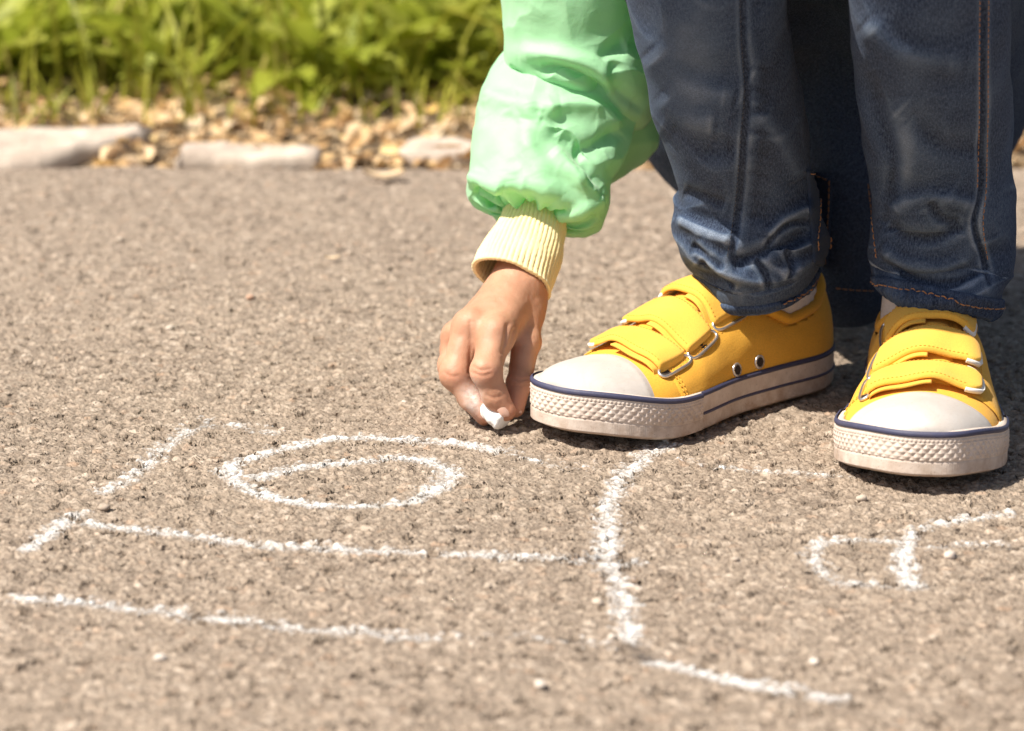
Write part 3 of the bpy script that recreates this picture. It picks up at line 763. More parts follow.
        for vv_ in (-.84, .84):
            ul = np.linspace(.10, .88, 80)[:, None]; Pl = surf(ul, np.array([[vv_]]), 1., .0033)[:, 0]; Nl = surf(ul, np.array([[vv_]]), 1., .0043)[:, 0] - Pl
            stitches(sm_, Pl, Nl * 1e3, .0013, .0008, .00018, .00002)
        fin(sm_, 'stitching', MT['thread_yellow'], up)
        u2 = .86 + .160 * np.linspace(0, 1, 40)[:, None]
        rim = lambda o_, w_: (lambda uu: dome(xc + skew * uu + v * (hw * w_) * np.sqrt(np.clip(1 - (np.clip((uu - .86) / .172, 0, 1)) ** 2.4, 0, 1)) + .0012 * np.sin(uu * 4 + i),
                     np.radians(p0) + np.radians(p1 - p0) * uu + 0 * v,
                     o_ + .0030 * np.sin(PI * np.clip(uu, 0, 1)) ** .7 + .0022 * smooth(.7, 1, uu) + .0016 * v * np.sin(PI * np.clip(uu, 0, 1)) + .0005 * np.sin(uu * 13 + 2 * i) * (1 + v)))(u2)
        mb = MB(); slab(mb, rim(.0020, 1.08), rim(-.0002, 1.08)); fin(mb, 'strap_edge', MT['tipwhite'], up)
        # seam at the far layer of the strap (folded layer edge)
        u3 = np.linspace(.03, .58 - .05 * i, 60)[:, None]
        dbl = surf(u3, v * .98, 1.0, .0002 - .0 * u3 + 0 * v) - nn[:1] * (smooth(.085, 0, u3)[..., None] * .004)
        dbl2 = dbl + np.array([.0032, 0, -.0006])
        mb = MB(); slab(mb, dbl2 + .0, dbl2 - dn(xc + 0 * u3 + 0 * v, np.radians(p0 + (p1 - p0) * .3) + 0 * u3 + 0 * v) * 1.1); fin(mb, 'strap_lining', MT['strap'], up)
        # buckle slot: a stadium ring lying on the side
        q = np.linspace(0, 2 * PI, 64, endpoint=False)
        ec, en, ex_, ey_ = frame(xc - .0004, np.radians(p0 + 2.0))
        lx = (hw + .0012) * np.sign(np.cos(q)) * abs(np.cos(q)) ** .45; ly = .0031 * np.sign(np.sin(q)) * abs(np.sin(q)) ** .8
        bend = -(lx ** 2) * 3.0
        mb = MB(); tube(mb, ec + en * (.0016 + bend)[:, None] + ex_ * lx[:, None] + ey_ * ly[:, None], .00085, 8, True); fin(mb, 'buckle', MT['metal'], up)
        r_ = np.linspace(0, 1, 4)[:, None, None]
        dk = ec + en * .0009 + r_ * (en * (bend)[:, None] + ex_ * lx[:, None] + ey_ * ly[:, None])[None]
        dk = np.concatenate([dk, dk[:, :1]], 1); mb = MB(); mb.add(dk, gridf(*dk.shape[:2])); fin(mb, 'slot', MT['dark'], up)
    # vent eyelets
    for ex in (.0915, .0735):
        q = np.linspace(0, 2 * PI, 28, endpoint=False); ec, en, ex_, ey_ = frame(ex, .12)
        lx, ly = .0029 * np.cos(q), .0029 * np.sin(q)
        mb = MB(); tube(mb, ec + en * .0012 + ex_ * lx[:, None] + ey_ * ly[:, None], .00085, 8, True); fin(mb, 'eyelet', MT['metal'], up)
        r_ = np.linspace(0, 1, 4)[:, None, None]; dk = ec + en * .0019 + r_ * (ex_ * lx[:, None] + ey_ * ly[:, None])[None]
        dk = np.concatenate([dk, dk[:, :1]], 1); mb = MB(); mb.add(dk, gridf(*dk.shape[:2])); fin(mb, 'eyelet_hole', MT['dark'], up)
    # sock
    zc = np.linspace(.035, .092, 30)[:, None]; th = (np.arange(60) * 2 * PI / 60)[None]
    rx = np.interp(zc, [.035, .07, .10, .135], [.034, .033, .030, .029]); ry = np.interp(zc, [.035, .07, .10, .135], [.0225, .0225, .024, .025])
    rib2 = 1 + .012 * np.cos(th * 30) + .02 * np.sin(zc * 170)
    V = np.stack([.0395 + rx * np.cos(th) * rib2, -.001 + ry * np.sin(th) * rib2, zc + 0 * th], -1)
    mb = MB(); mb.add(V, gridf(30, 60, True)); sock = fin(mb, 'sock', MT['sock'])
    for o in (up, sock):
        o.location = loc; o.rotation_euler.z = yaw; o.scale = (SC, SC, SC)
        PARTS.append(o)
    return R, mir
def place_toe(px, py, yaw, tip=(.186, .0)):
    g = gnd(px, py); R = np.array([[math.cos(yaw), -math.sin(yaw)], [math.sin(yaw), math.cos(yaw)]])
    return np.array([*(g[:2] - R @ np.array(tip) * SC), .0009])
SC = 1.03
yawA = math.atan2(-.70, -.714); locA = place_toe(565, 444, yawA)
yawB = math.atan2(-.987, -.15); locB = place_toe(915, 491, yawB)
SH = [make_shoe(False, yawA, locA, 'yellow sneaker seen from its side, toe pointing at the hand'), make_shoe(True, yawB, locB, 'yellow sneaker with its white toe cap facing the camera')]
def dbg_shoe(loc, yaw, mir):
    o2, _, _ = outline(200); z = spring(o2[:, 0])
    o2 = o2 * mir; P = np.stack([math.cos(yaw) * o2[:, 0] - math.sin(yaw) * o2[:, 1] + loc[0], math.sin(yaw) * o2[:, 0] + math.cos(yaw) * o2[:, 1] + loc[1], z], -1)
    q = proj(P); q2 = proj(P + np.array([0, 0, FOX]))
    print('SHOE x', q2[:, 0].min().round(), q2[:, 0].max().round(), 'y', q[:, 1].max().round(), 'lowest at x', q[q[:, 1].argmax(), 0].round(), 'heel y', q[q[:, 0].argmax()].round(), loc)
dbg_shoe(locA, yawA, np.array([1, 1])); dbg_shoe(locB, yawB, np.array([1, -1]))

# ------------------------------------------------------------------ cloth lofts
def loft(rings, nv, nth, ratio=.9, refdir=None):
    """rings: (px, py, Y, halfwidth px[, depth ratio]) down a path; returns grid [nv, nth, 3]"""
    C = np.array([at(r[0], r[1], r[2]) for r in rings]); W = np.array([r[3] * pxm(r[2]) for r in rings]); D = np.array([(r[4] if len(r) > 4 else ratio) for r in rings])
    A = cr(np.c_[C, W, D], nv); C, W, D = A[:, :3], A[:, 3], A[:, 4]
    T = np.gradient(C, axis=0); T /= np.linalg.norm(T, axis=1, keepdims=True)
    return C, W, D, T
def rings_grid(C, W, D, T, nth, sq=1.0):
    view = np.array([0, 1., 0]);
    S = np.cross(T, view); S /= np.linalg.norm(S, axis=1, keepdims=True)          # sideways
    Bk = np.cross(S, T)
    th = (np.arange(nth) * 2 * PI / nth)[None, :, None]
    c, s = np.cos(th), np.sin(th)
    c = np.sign(c) * abs(c) ** sq; s = np.sign(s) * abs(s) ** sq
    return C[:, None] + W[:, None, None] * (S[:, None] * c + Bk[:, None] * s * D[:, None, None])
def crease(G, creases, closed=True, front=True):
    """creases: (pixel polyline, depth m, width px [, one sided px width])"""
    N = gnormal(G, closed); q = proj(G)
    cen = G.mean(1, keepdims=True)
    if ((G - cen) * N).sum() < 0: N = -N
    V = np.array([0, 0, CAMH]) - G; V /= np.linalg.norm(V, axis=-1, keepdims=True)
    fr = smooth(-.1, .25, (N * V).sum(-1)) if front else 1.
    disp = np.zeros(q.shape[:2])
    for cc in creases:
        pl = cr(np.array(cc[0], float), 40); dep, w = cc[1], cc[2]; w2 = cc[3] if len(cc) > 3 else w
        best = np.full(q.shape[:2], 1e9); sg = np.zeros(q.shape[:2]); tt = np.zeros(q.shape[:2])
        for k, (a, b) in enumerate(zip(pl[:-1], pl[1:])):
            ab = b - a; r = q - a; t = np.clip((r @ ab) / max(ab @ ab, 1e-9), 0, 1)
            dd = np.linalg.norm(r - t[..., None] * ab, axis=-1); m = dd < best
            best = np.where(m, dd, best); sg = np.where(m, ab[0] * r[..., 1] - ab[1] * r[..., 0], sg); tt = np.where(m, (k + t) / (len(pl) - 1), tt)
        ww = np.where(sg > 0, w, w2)
        env = np.clip(np.minimum(tt, 1 - tt) * 5 + .25, 0, 1)
        endf = np.exp(-(best / ww) ** 2 / 1.) if dep < 0 or len(cc) <= 4 else 0
        if len(cc) > 4:            # step fold: the sg>0 side stands proud and falls off slowly
            endf = np.where(sg > 0, np.exp(-(best / w) ** 1.4) * (1 - np.exp(-(best / (w2 * .8)) ** 1.2) * .0), np.exp(-(best / w2) ** 2))
            endf = np.where(sg > 0, endf, endf)
        disp += dep * env * endf
    return G + N * (disp * fr)[..., None], N
def weftattr(o, G):
    """cloth coordinates in metres for the weave"""
    me = o.data; dv = np.linalg.norm(np.roll(G, -1, 1) - G, axis=-1).mean(0); u = np.cumsum(dv)
    dl = np.linalg.norm(np.diff(G, axis=0), axis=-1).mean(1); v = np.r_[0, np.cumsum(dl)]
    U, V = np.meshgrid(u, v); return np.stack([U, V, 0 * U], -1).reshape(-1, 3)

JE = MB(); JW = []; JUV = []
def add_leg(G, closed=True, wear_lit=None, cap_=False):
    nv, nth = G.shape[:2]
    JE.add(G, gridf(nv, nth, closed)[:, ::-1])
    dv = np.linalg.norm(np.roll(G, -1, 1) - G, axis=-1).mean(0); u = np.cumsum(dv)
    v = np.r_[0, np.cumsum(np.linalg.norm(np.diff(G, axis=0), axis=-1).mean(1))]
    U, V = np.meshgrid(u, v); JUV.append(np.stack([U, V, 0 * U], -1).reshape(-1, 3))
    JW.append((wear_lit if wear_lit is not None else np.full((nv, nth), .3)).reshape(-1))
    return G

NV, NT = 460, 360
# leg whose shoe is seen from the side
la = [(690, -190, 1.418, 84), (697, -110, 1.424, 82), (703, -30, 1.446, 78), (710, 28, 1.468, 75), (721, 82, 1.488, 75), (733, 131, 1.508, 72), (743, 180, 1.522, 64), (747, 217, 1.530, 70, 1.0), (755, 245, 1.536, 65, 1.05), (757, 258, 1.538, 59, 1.1), (758, 270, 1.540, 51, 1.2), (758, 281, 1.541, 46.5, 1.3)]
C, W, D, T = loft(la, NV, NT, .95)
# tilt the hem: the front edge lies on the instep
T[-120:] = T[-120:] + np.array([.18, .10, 0]) * np.linspace(0, 1, 120)[:, None]; T /= np.linalg.norm(T, axis=1, keepdims=True)
GA = rings_grid(C, W, D, T, NT)
nz = np.stack([GA[..., 0] * 22, GA[..., 1] * 22, GA[..., 2] * 34], -1)
low = smooth(.17, .07, GA[..., 2])
NA = gnormal(GA); cen = GA.mean(1, keepdims=True); NA = NA * np.sign(((GA - cen) * NA).sum())
warp = fbm(GA * 14, 75, 2)[..., None] * np.array([.35, .35, .9])
rid = lambda P, s: (1 - abs(fbm(P, s, 2)) * 2.2)
GA = GA + NA * (.0026 * fbm(GA * 16, 71, 3) + low * (.0042 * np.clip(rid(GA * np.array([16, 16, 44]) + warp, 73), -.5, 1)) + .0010 * rid(GA * np.array([30, 30, 22]), 77))[..., None]
GA, NA = crease(GA, [
    ([(650, 50), (685, 84), (735, 96)], .0024, 18, 12), ([(660, 130), (700, 150), (738, 150)], -.0020, 12, 16), ([(756, 110), (780, 140), (800, 180)], .0022, 10, 14),
    ([(742, -60), (744, 40), (747, 80), (745, 130), (741, 184), (737, 220), (731, 262)], -.0013, 3.0, 3.0),
    ([(753, 40), (756, 80), (754, 130), (750, 184), (746, 220), (741, 256)], .0007, 7, 6),
    ([(731, 266), (745, 262), (770, 252), (795, 243), (812, 232)], -.0040, 5, 9),
    ([(700, 238), (715, 262), (738, 276), (765, 280), (790, 272), (812, 258)], .0036, 7, 8),
    ([(697, 262), (712, 279), (735, 290)], -.0034, 4, 6),
    ([(678, 217), (695, 226), (715, 236), (735, 240)], .0030, 8, 7),
    ([(690, 246), (706, 254), (724, 268)], -.0028, 4, 5),
    ([(770, 238), (780, 222), (796, 212), (812, 208)], .0026, 6, 6), ([(768, 248), (778, 232), (792, 224), (810, 222)], -.0024, 4, 4),
    ([(660, 95), (690, 120), (715, 124)], .0014, 12, 12), ([(786, 248), (790, 262), (788, 276)], -.0020, 3, 4), ([(755, 262), (764, 272), (768, 288)], -.0022, 3, 4),
    ([(683, 190), (700, 196), (725, 205)], -.0020, 6, 6),
])
for k in range(9):        # short puckers across the side seam
    yy = 70 + k * 21
    GA, _ = crease(GA, [([(748, yy), (756, yy - 2), (770, yy + 3 * (k % 2))], -.00028, 4.0, 4.0)])
def wear_lit_map(G, seed, extra=0.):
    n = fbm(G * np.array([34, 34, 13]), seed, 4) * 2.2
    lap = G - .25 * (np.roll(G, 4, 0) + np.roll(G, -4, 0) + np.roll(G, 4, 1) + np.roll(G, -4, 1))
    N = gnormal(G); N = N * np.sign(((G - G.mean(1, keepdims=True)) * N).sum())
    cv = (lap * N).sum(-1); cv[:6] = 0; cv[-6:] = 0
    return np.clip(.22 + n * .12 + cv * 1000 + extra, 0, 1)
# pale upper shin front: fade with its sunlit tone painted in
qa = proj(GA); wf = .30 * np.exp(-((qa[..., 0] - (690 + (qa[..., 1] - 60) * .1)) / 42) ** 2 - ((qa[..., 1] - 20) / 120) ** 2)
wf = wf + .10 * np.exp(-((qa[..., 1] - 300) / 12.) ** 2)
add_leg(GA, wear_lit=wear_lit_map(GA, 81, wf))
# leg facing the camera
lb_ = [(925, -190, 1.385, 82), (926, -110, 1.39, 81), (928, -30, 1.41, 78), (931, 28, 1.432, 77), (934, 82, 1.455, 75), (939, 135, 1.48, 73), (944, 190, 1.495, 69), (944, 232, 1.505, 69), (942, 262, 1.510, 66, .95), (940, 284, 1.508, 61, 1.1), (938, 301, 1.508, 56, 1.25)]
C, W, D, T = loft(lb_, NV, NT, .85)
T[-120:] = T[-120:] + np.array([-.20, -.16, 0]) * np.linspace(0, 1, 120)[:, None]; T /= np.linalg.norm(T, axis=1, keepdims=True)
GB = rings_grid(C, W, D, T, NT)
NB = gnormal(GB); NB = NB * np.sign(((GB - GB.mean(1, keepdims=True)) * NB).sum())
low = smooth(.16, .06, GB[..., 2]); warp = fbm(GB * 14, 85, 2)[..., None] * np.array([.35, .35, .9])
GB = GB + NB * (.0028 * fbm(GB * 16, 91, 3) + low * (.0040 * np.clip(rid(GB * np.array([15, 15, 42]) + warp, 93), -.5, 1)) + .0010 * rid(GB * np.array([30, 30, 22]), 97))[..., None]
GB, NB = crease(GB, [
    ([(866, 22), (905, 52), (965, 62)], .0026, 14, 12), ([(900, 110), (940, 146), (984, 150)], -.0022, 12, 14), ([(885, 210), (930, 196), (975, 205)], .0024, 10, 8),
    ([(868, 70), (876, 110), (886, 140), (893, 165), (890, 195), (884, 226)], -.0030, 8, 12),
    ([(905, 95), (906, 140), (902, 175), (896, 200)], .0012, 14, 12),
    ([(885, 226), (905, 238), (935, 240), (965, 228)], -.0030, 5, 8), ([(882, 246), (905, 262), (940, 266), (975, 252)], .0034, 8, 7),
    ([(886, 262), (915, 280), (950, 284), (985, 270)], -.0028, 4, 6),
    ([(985, -60), (984, 60), (984, 110), (983, 150), (982, 190), (975, 225), (985, 262), (990, 285)], -.0022, 3, 3),
    ([(900, 290), (925, 292), (955, 298)], -.0016, 3, 4),
    ([(930, 200), (940, 218), (960, 224)], -.0018, 6, 6),
])
qb = proj(GB); wf = .34 * np.exp(-((qb[..., 0] - 905) / 22) ** 2 - ((qb[..., 1] - 150) / 60) ** 2) + .10 * np.exp(-((qb[..., 1] - 302) / 12.) ** 2)  # sunlit patch painted in as paler denim, then a faded hem
add_leg(GB, wear_lit=wear_lit_map(GB, 83, wf))
# hips, thighs and the loose seat hanging between the legs
KA, KB = at(690, -190, 1.418), at(925, -190, 1.385)
HP = np.array([.185, 1.755, .155])
def seat(P):
    d = ell(P, HP, np.array([.125, .115, .118]))
    d = smin(d, cap(P, KA + np.array([0, .010, -.004]), np.array([.13, 1.72, .17]), .0475, .066), .03)
    d = smin(d, cap(P, KB + np.array([0, .010, -.004]), np.array([.235, 1.72, .17]), .0475, .066), .03)
    d = smin(d, cap(P, at(846, -60, 1.66), at(852, 262, 1.655), .046, .037), .02)
    d = smin(d, cap(P, np.array([.185, 1.74, .2]), np.array([.165, 1.68, .30]), .085, .08), .03)
    return d + .004 * fbm(P * 14, 99, 2) + .0022 * fbm(P * np.array([40, 40, 12]), 98, 2)
V, Fq = surfnet(seat, (-.02, 1.31, .01), (.36, 1.90, .44), .0042)
JE.add(V, Fq); JUV.append(V.copy()); JW.append(np.full(len(V), .08))
JV = np.concatenate(JE.v); JF = np.concatenate(JE.f)
jeans = link('jeans', JV, JF, MT['denim'], attr={'wear_lit': np.concatenate(JW)})
aa = jeans.data.attributes.new('weft', 'FLOAT_VECTOR', 'POINT'); aa.data.foreach_set('vector', np.concatenate(JUV).astype(np.float32).ravel())
jeans['label'] = 'dark blue denim jeans with orange stitching'
PARTS.append(jeans)
# hems: a turned band with a thick lower edge
def hem(G, rows, label=None):
    N = gnormal(G); N = N * np.sign(((G - G.mean(1, keepdims=True)) * N).sum())
    A, Nn = G[-rows:], N[-rows:]; k = np.linspace(0, 1, rows)[:, None]
    o1 = .0006 + .0011 * np.clip(np.minimum(k, 1 - k) * 12, 0, 1) ** .6
    pk = .0007 * np.sin(np.arange(G.shape[1]) * 2 * PI / G.shape[1] * 43)[None] * np.sin(PI * k) + .0006 * fbm(A * 120, 55, 2)
    top = A + Nn * (o1 + pk)[..., None]
    inner = (A - Nn * .0022)[::-1]
    full = np.concatenate([top, inner], 0)
    mb = MB(); mb.add(full, gridf(full.shape[0], full.shape[1], True)[:, ::-1])
    o = link('hem', full, gridf(full.shape[0], full.shape[1], True)[:, ::-1], MT['denim'], jeans, attr={'wear_lit': np.clip(.22 + .35 * fbm(full * 150, 58, 3) + .35 * np.r_[np.exp(-((k - .97) / .08) ** 2), 0 * k], 0, 1).reshape(-1)})
    dv = np.linalg.norm(np.roll(full, -1, 1) - full, axis=-1).mean(0); U, Vv = np.meshgrid(np.cumsum(dv), np.arange(full.shape[0]) * .0006)
    a_ = o.data.attributes.new('weft', 'FLOAT_VECTOR', 'POINT'); a_.data.foreach_set('vector', np.stack([U, Vv, 0 * U], -1).astype(np.float32).ravel())
    st = MB(); r_ = max(2, rows // 3); loop = top[r_]; stitches(st, np.r_[loop, loop[:1]], np.r_[Nn[r_], Nn[r_][:1]], .0030, .0008, .00034, .0002)
    build(st, 'stitching', MT['orange'], jeans)
def rows_for(G, length):
    d = np.linalg.norm(np.diff(G[::-1].mean(1), axis=0), axis=-1); return int(np.searchsorted(np.cumsum(d), length))
hem(GA, rows_for(GA, .0105)); hem(GB, rows_for(GB, .0105))
# seams drawn on the cloth by looking at it
tree = BVHTree.FromPolygons([tuple(v) for v in JV], [tuple(f) for f in JF.tolist()])
def cast(px, py):
    r = ray(px, py); r = r / np.linalg.norm(r); h = tree.ray_cast(Vector((0, 0, CAMH)), Vector(r), 5)
    if h[0] is None: return None, None
    n = np.array(h[1]); n = n if n @ r < 0 else -n
    return np.array(h[0]), n
def seam(polys, mat, name='stitching', **kw):
    st = MB()
    for pl in polys:
        q = cr(np.array(pl, float), 60); H = [cast(a, b) for a, b in q]; H = [h for h in H if h[0] is not None]
        if len(H) < 4: continue
        P = np.array([h[0] for h in H]); Nn = np.array([h[1] for h in H])
        brk = np.where(np.linalg.norm(np.diff(P, axis=0), axis=1) > .02)[0]
        for s_ in np.split(np.arange(len(P)), brk + 1):
            if len(s_) > 3: stitches(st, P[s_], Nn[s_], **kw)
    if st.n: build(st, name, mat, jeans)
seam([[(738, -40), (741, 40), (744, 90), (741, 130), (737, 184), (733, 220), (727, 258)]], MT['navythread'], length=.0022, gap=.001, r=.00022)
seam([[(980, -40), (979, 60), (979, 110), (978, 150), (977, 190)], [(989, -40), (988, 60), (988, 110), (987, 150), (986, 190), (983, 225), (988, 262)]], MT['orange'], length=.0024, gap=.0011, r=.00024)
# pocket patch with stitched edge on the shaded cloth
def patch_from_pixels(quad, n=26, lift=.0016):
    q = np.array(quad, float); u = np.linspace(0, 1, n)[:, None, None]; v = np.linspace(0, 1, 12)[None, :, None]
    g = (q[0] * (1 - u) + q[3] * u) * (1 - v) + (q[1] * (1 - u) + q[2] * u) * v
    P = np.zeros((n, 12, 3)); N_ = np.zeros_like(P)
    for i in range(n):
        for j in range(12):
            h, nn = cast(*g[i, j])
            if h is None: return None, None
            P[i, j] = h; N_[i, j] = nn
    return P + N_ * lift, P - N_ * .001
tp, bt = patch_from_pixels([(806, 170), (833, 178), (828, 268), (812, 262)])
if tp is not None:
    mb = MB(); slab(mb, tp, bt); o = build(mb, 'pocket', MT['denim'], jeans)
    seam([[(808, 173), (820, 176), (830, 180)], [(830, 180), (829, 220), (826, 264)]], MT['orange'], length=.0028, gap=.0009, r=.00034, lift=.0018)
seam([[(818, 182), (817, 220), (815, 256)]], MT['orange'], length=.0028, gap=.0009, r=.0003, lift=.0018)
seam([[(868, 184), (872, 220), (877, 262)], [(836, 288), (855, 290), (878, 291)]], MT['orange'], length=.0028, gap=.0009, r=.0003)

# ------------------------------------------------------------------ jacket
JK = MB()
# forearm balloon
fo = [(585, 20, 1.640, 50), (578, 50, 1.632, 66), (570, 82, 1.622, 74), (560, 112, 1.612, 72), (550, 150, 1.600, 72), (542, 185, 1.588, 70), (538, 200, 1.582, 68), (537, 209, 1.579, 63), (537, 213, 1.577, 50), (537, 214, 1.576, 37), (537, 211, 1.577, 29)]
C, W, D, T = loft(fo, 380, 420, .95)
T = cr(np.array([[.05, -.2, -1], [-.1, -.25, -1], [-.2, -.35, -1], [-.28, -.50, -.9], [-.30, -.55, -.9]]), 380); T /= np.linalg.norm(T, axis=1, keepdims=True)
GF = rings_grid(C, W, D, T, 420)
NF = gnormal(GF); NF = NF * np.sign(((GF[:300] - GF[:300].mean(1, keepdims=True)) * NF[:300]).sum())
th = np.arange(420) * 2 * PI / 420
gath = smooth(.60, .92, np.linspace(0, 1, 380))[:, None] * (.0022 * np.sin(th * 11 + 2 * np.sin(th * 2))[None] + .0014 * np.sin(th * 19 + 1)[None])
GF = GF + NF * (.0050 * fbm(GF * 15, 111, 2) + .0030 * rid(GF * np.array([24, 24, 20]) + 3 + .35 * fbm(GF * 40, 118, 2)[..., None], 113) + .0009 * rid(GF * np.array([60, 60, 44]) + .3 * fbm(GF * 80, 119, 2)[..., None], 115) + .0004 * fbm(GF * 120, 117, 2) + gath)[..., None]
GF, NF = crease(GF, [
    ([(484, 92), (505, 102), (535, 106), (560, 103)], .0045, 12, 10),
    ([(545, 122), (552, 112), (570, 105), (598, 108), (612, 120), (618, 130)], .0040, 9, 7),
    ([(618, 128), (606, 138), (590, 148), (573, 150)], -.0038, 7, 9),
    ([(560, 138), (574, 146), (582, 160), (592, 172), (603, 186)], -.0034, 8, 9),
    ([(552, 150), (566, 164), (580, 182), (596, 196)], .0040, 8, 8),
    ([(540, 118), (552, 124), (560, 134)], -.0016, 7, 7),
    ([(528, 120), (526, 145), (536, 170), (556, 200)], .0028, 9, 14),
    ([(524, 138), (542, 162), (566, 172), (586, 176)], .0020, 8, 8),
    ([(472, 190), (484, 196), (494, 204), (500, 214)], -.0070, 7, 7),
    ([(470, 176), (485, 182), (503, 190)], .0040, 8, 6),
    ([(558, 216), (580, 212), (602, 198)], .0040, 8, 8), ([(560, 226), (580, 224), (600, 216)], -.0030, 5, 6),
    ([(484, 120), (500, 150), (506, 182)], .0015, 14, 14),
])
JK.add(GF, gridf(380, 420, True)[:, ::-1])
# upper sleeve, hanging over the forearm part
ua = [(650, -330, 1.62, 80), (625, -220, 1.615, 76), (596, -90, 1.612, 70), (580, -20, 1.612, 66), (575, 28, 1.614, 65), (579, 58, 1.614, 69), (585, 84, 1.617, 67), (591, 102, 1.622, 55), (595, 112, 1.628, 34), (596, 114, 1.63, 10)]
C, W, D, T = loft(ua, 360, 360, 1.0)
T = cr(np.array([[-.2, 0, -1], [-.15, 0, -1], [.0, -.05, -1], [-.40, -.1, -1], [-.52, -.1, -1]]), 360); T /= np.linalg.norm(T, axis=1, keepdims=True)
GU = rings_grid(C, W, D, T, 360)
NU = gnormal(GU); NU = NU * np.sign(((GU[:250] - GU[:250].mean(1, keepdims=True)) * NU[:250]).sum())
GU = GU + NU * (.0045 * fbm(GU * 13, 121, 2) + .0030 * rid(GU * np.array([22, 22, 22]) + 1, 123) + .0014 * rid(GU * np.array([56, 56, 44]), 125))[..., None]
GU, NU = crease(GU, [([(540, 66), (565, 70), (590, 82), (606, 98)], -.0060, 6, 7), ([(520, 52), (550, 56), (590, 66), (620, 88)], .0040, 9, 9),
                     ([(600, 60), (612, 50), (626, 44)], -.0024, 7, 7), ([(618, 60), (612, 75), (622, 95), (645, 110)], -.0030, 6, 8)])
JK.add(GU, gridf(360, 360, True)[:, ::-1])
# loose cloth at the back of the elbow, and the trunk of the jacket
El = at(600, 60, 1.64)
def trunk(P):
    d = cap(P, at(606, 120, 1.640), at(632, 92, 1.655), .0165, .021)
    d = smin(d, cap(P, at(588, 176, 1.622), at(622, 138, 1.642), .0085, .0190), .012)
    d = smin(d, cap(P, at(632, 92, 1.655), at(606, 20, 1.635), .020, .024), .01)
    d = d + .0020 * np.clip(1 - abs(fbm(P * np.array([30, 30, 55]), 133, 2)) * 2.4, -.5, 1) * -1
    return d
V, Fq = surfnet(trunk, at(560, 200, 1.60) - np.array([.0, .03, 0]), at(670, -20, 1.70), .0016)
V = relax(V, Fq, 2); JK.add(V, Fq)
SR, SL = np.array([.075, 1.615, .435]), np.array([.265, 1.66, .425])
CH = np.array([.165, 1.64, .36])
KNB = KB + np.array([0.01, -.0, .045])
ELL = np.array([.33, 1.60, .31]); HDL = KB + np.array([.00, -.028, .064])
def torso(P):
    d = ell(P, CH, np.array([.115, .085, .13])); d = smin(d, ell(P, np.array([.18, 1.72, .27]), np.array([.12, .09, .10])), .06)
    d = smin(d, cap(P, SR, SL, .052, .052), .04)
    d = smin(d, cap(P, SR, at(625, -220, 1.615), .05, .044), .02)
    d = smin(d, cap(P, SL, ELL, .050, .044), .02); d = smin(d, cap(P, ELL, HDL + np.array([.035, .03, .01]), .042, .036), .02)
    d = smin(d, cap(P, np.array([.168, 1.635, .47]), np.array([.162, 1.615, .495]), .045, .040), .02)
    return d + .005 * fbm(P * 16, 141, 2)
V, Fq = surfnet(torso, (-.04, 1.30, .16), (.44, 1.86, .56), .006)
V = V[:, :]; JK.add(V, Fq)
jacket = build(JK, 'jacket', MT['nylon']); jacket['label'] = 'mint green nylon jacket with a puffed creased sleeve'; PARTS.append(jacket)
# ribbed cuff
cu = [(538, 196, 1.583, 29.5), (536, 212, 1.577, 30.5), (532, 228, 1.569, 33), (525, 246, 1.559, 36), (518, 264, 1.548, 39), (512, 281, 1.538, 40.5)]
C, W, D, T = loft(cu, 140, 560, .84)
T = cr(np.array([[-.25, -.40, -1], [-.33, -.50, -.9], [-.36, -.62, -.8], [-.36, -.74, -.7]]), 140); T /= np.linalg.norm(T, axis=1, keepdims=True)
GC = rings_grid(C, W, D, T, 560)
NC = gnormal(GC); NC = NC * np.sign(((GC - GC.mean(1, keepdims=True)) * NC).sum())
th = np.arange(560) * 2 * PI / 560; v = np.linspace(0, 1, 140)[:, None]
jn = fbm(GC * 55, 153, 2); rb = .00052 * (1 + 1.1 * fbm(GC * 70, 154, 2)) * np.abs(np.cos(th[None] * 23 + .35 * np.sin(3 * v) + 1.1 * jn)) ** .8 + .00012 * fbm(GC * 900, 155, 1)
GC = GC + NC * (rb * (1 - .45 * smooth(.9, 1, v)) + .0022 * fbm(GC * 38, 151, 2) * (.5 + v) + .0008 * smooth(.93, 1, v))[..., None]
inn = (GC - NC * .0022)[::-1][:60]
GC2 = np.concatenate([GC, inn], 0)
cuff = link('cuff', GC2, gridf(GC2.shape[0], 560, True)[:, ::-1], MT['cuff'], jacket); cuff['label'] = 'pale yellow ribbed cuff'
def cuffband(C0, C1, r):
    mb = MB(); tube(mb, np.linspace(C0, C1, 12), r, 40); return build(mb, 'cuff', MT['cuff'], jacket)
cuffband(HDL + np.array([.034, .03, .012]), HDL + np.array([.012, .012, .004]), .027)

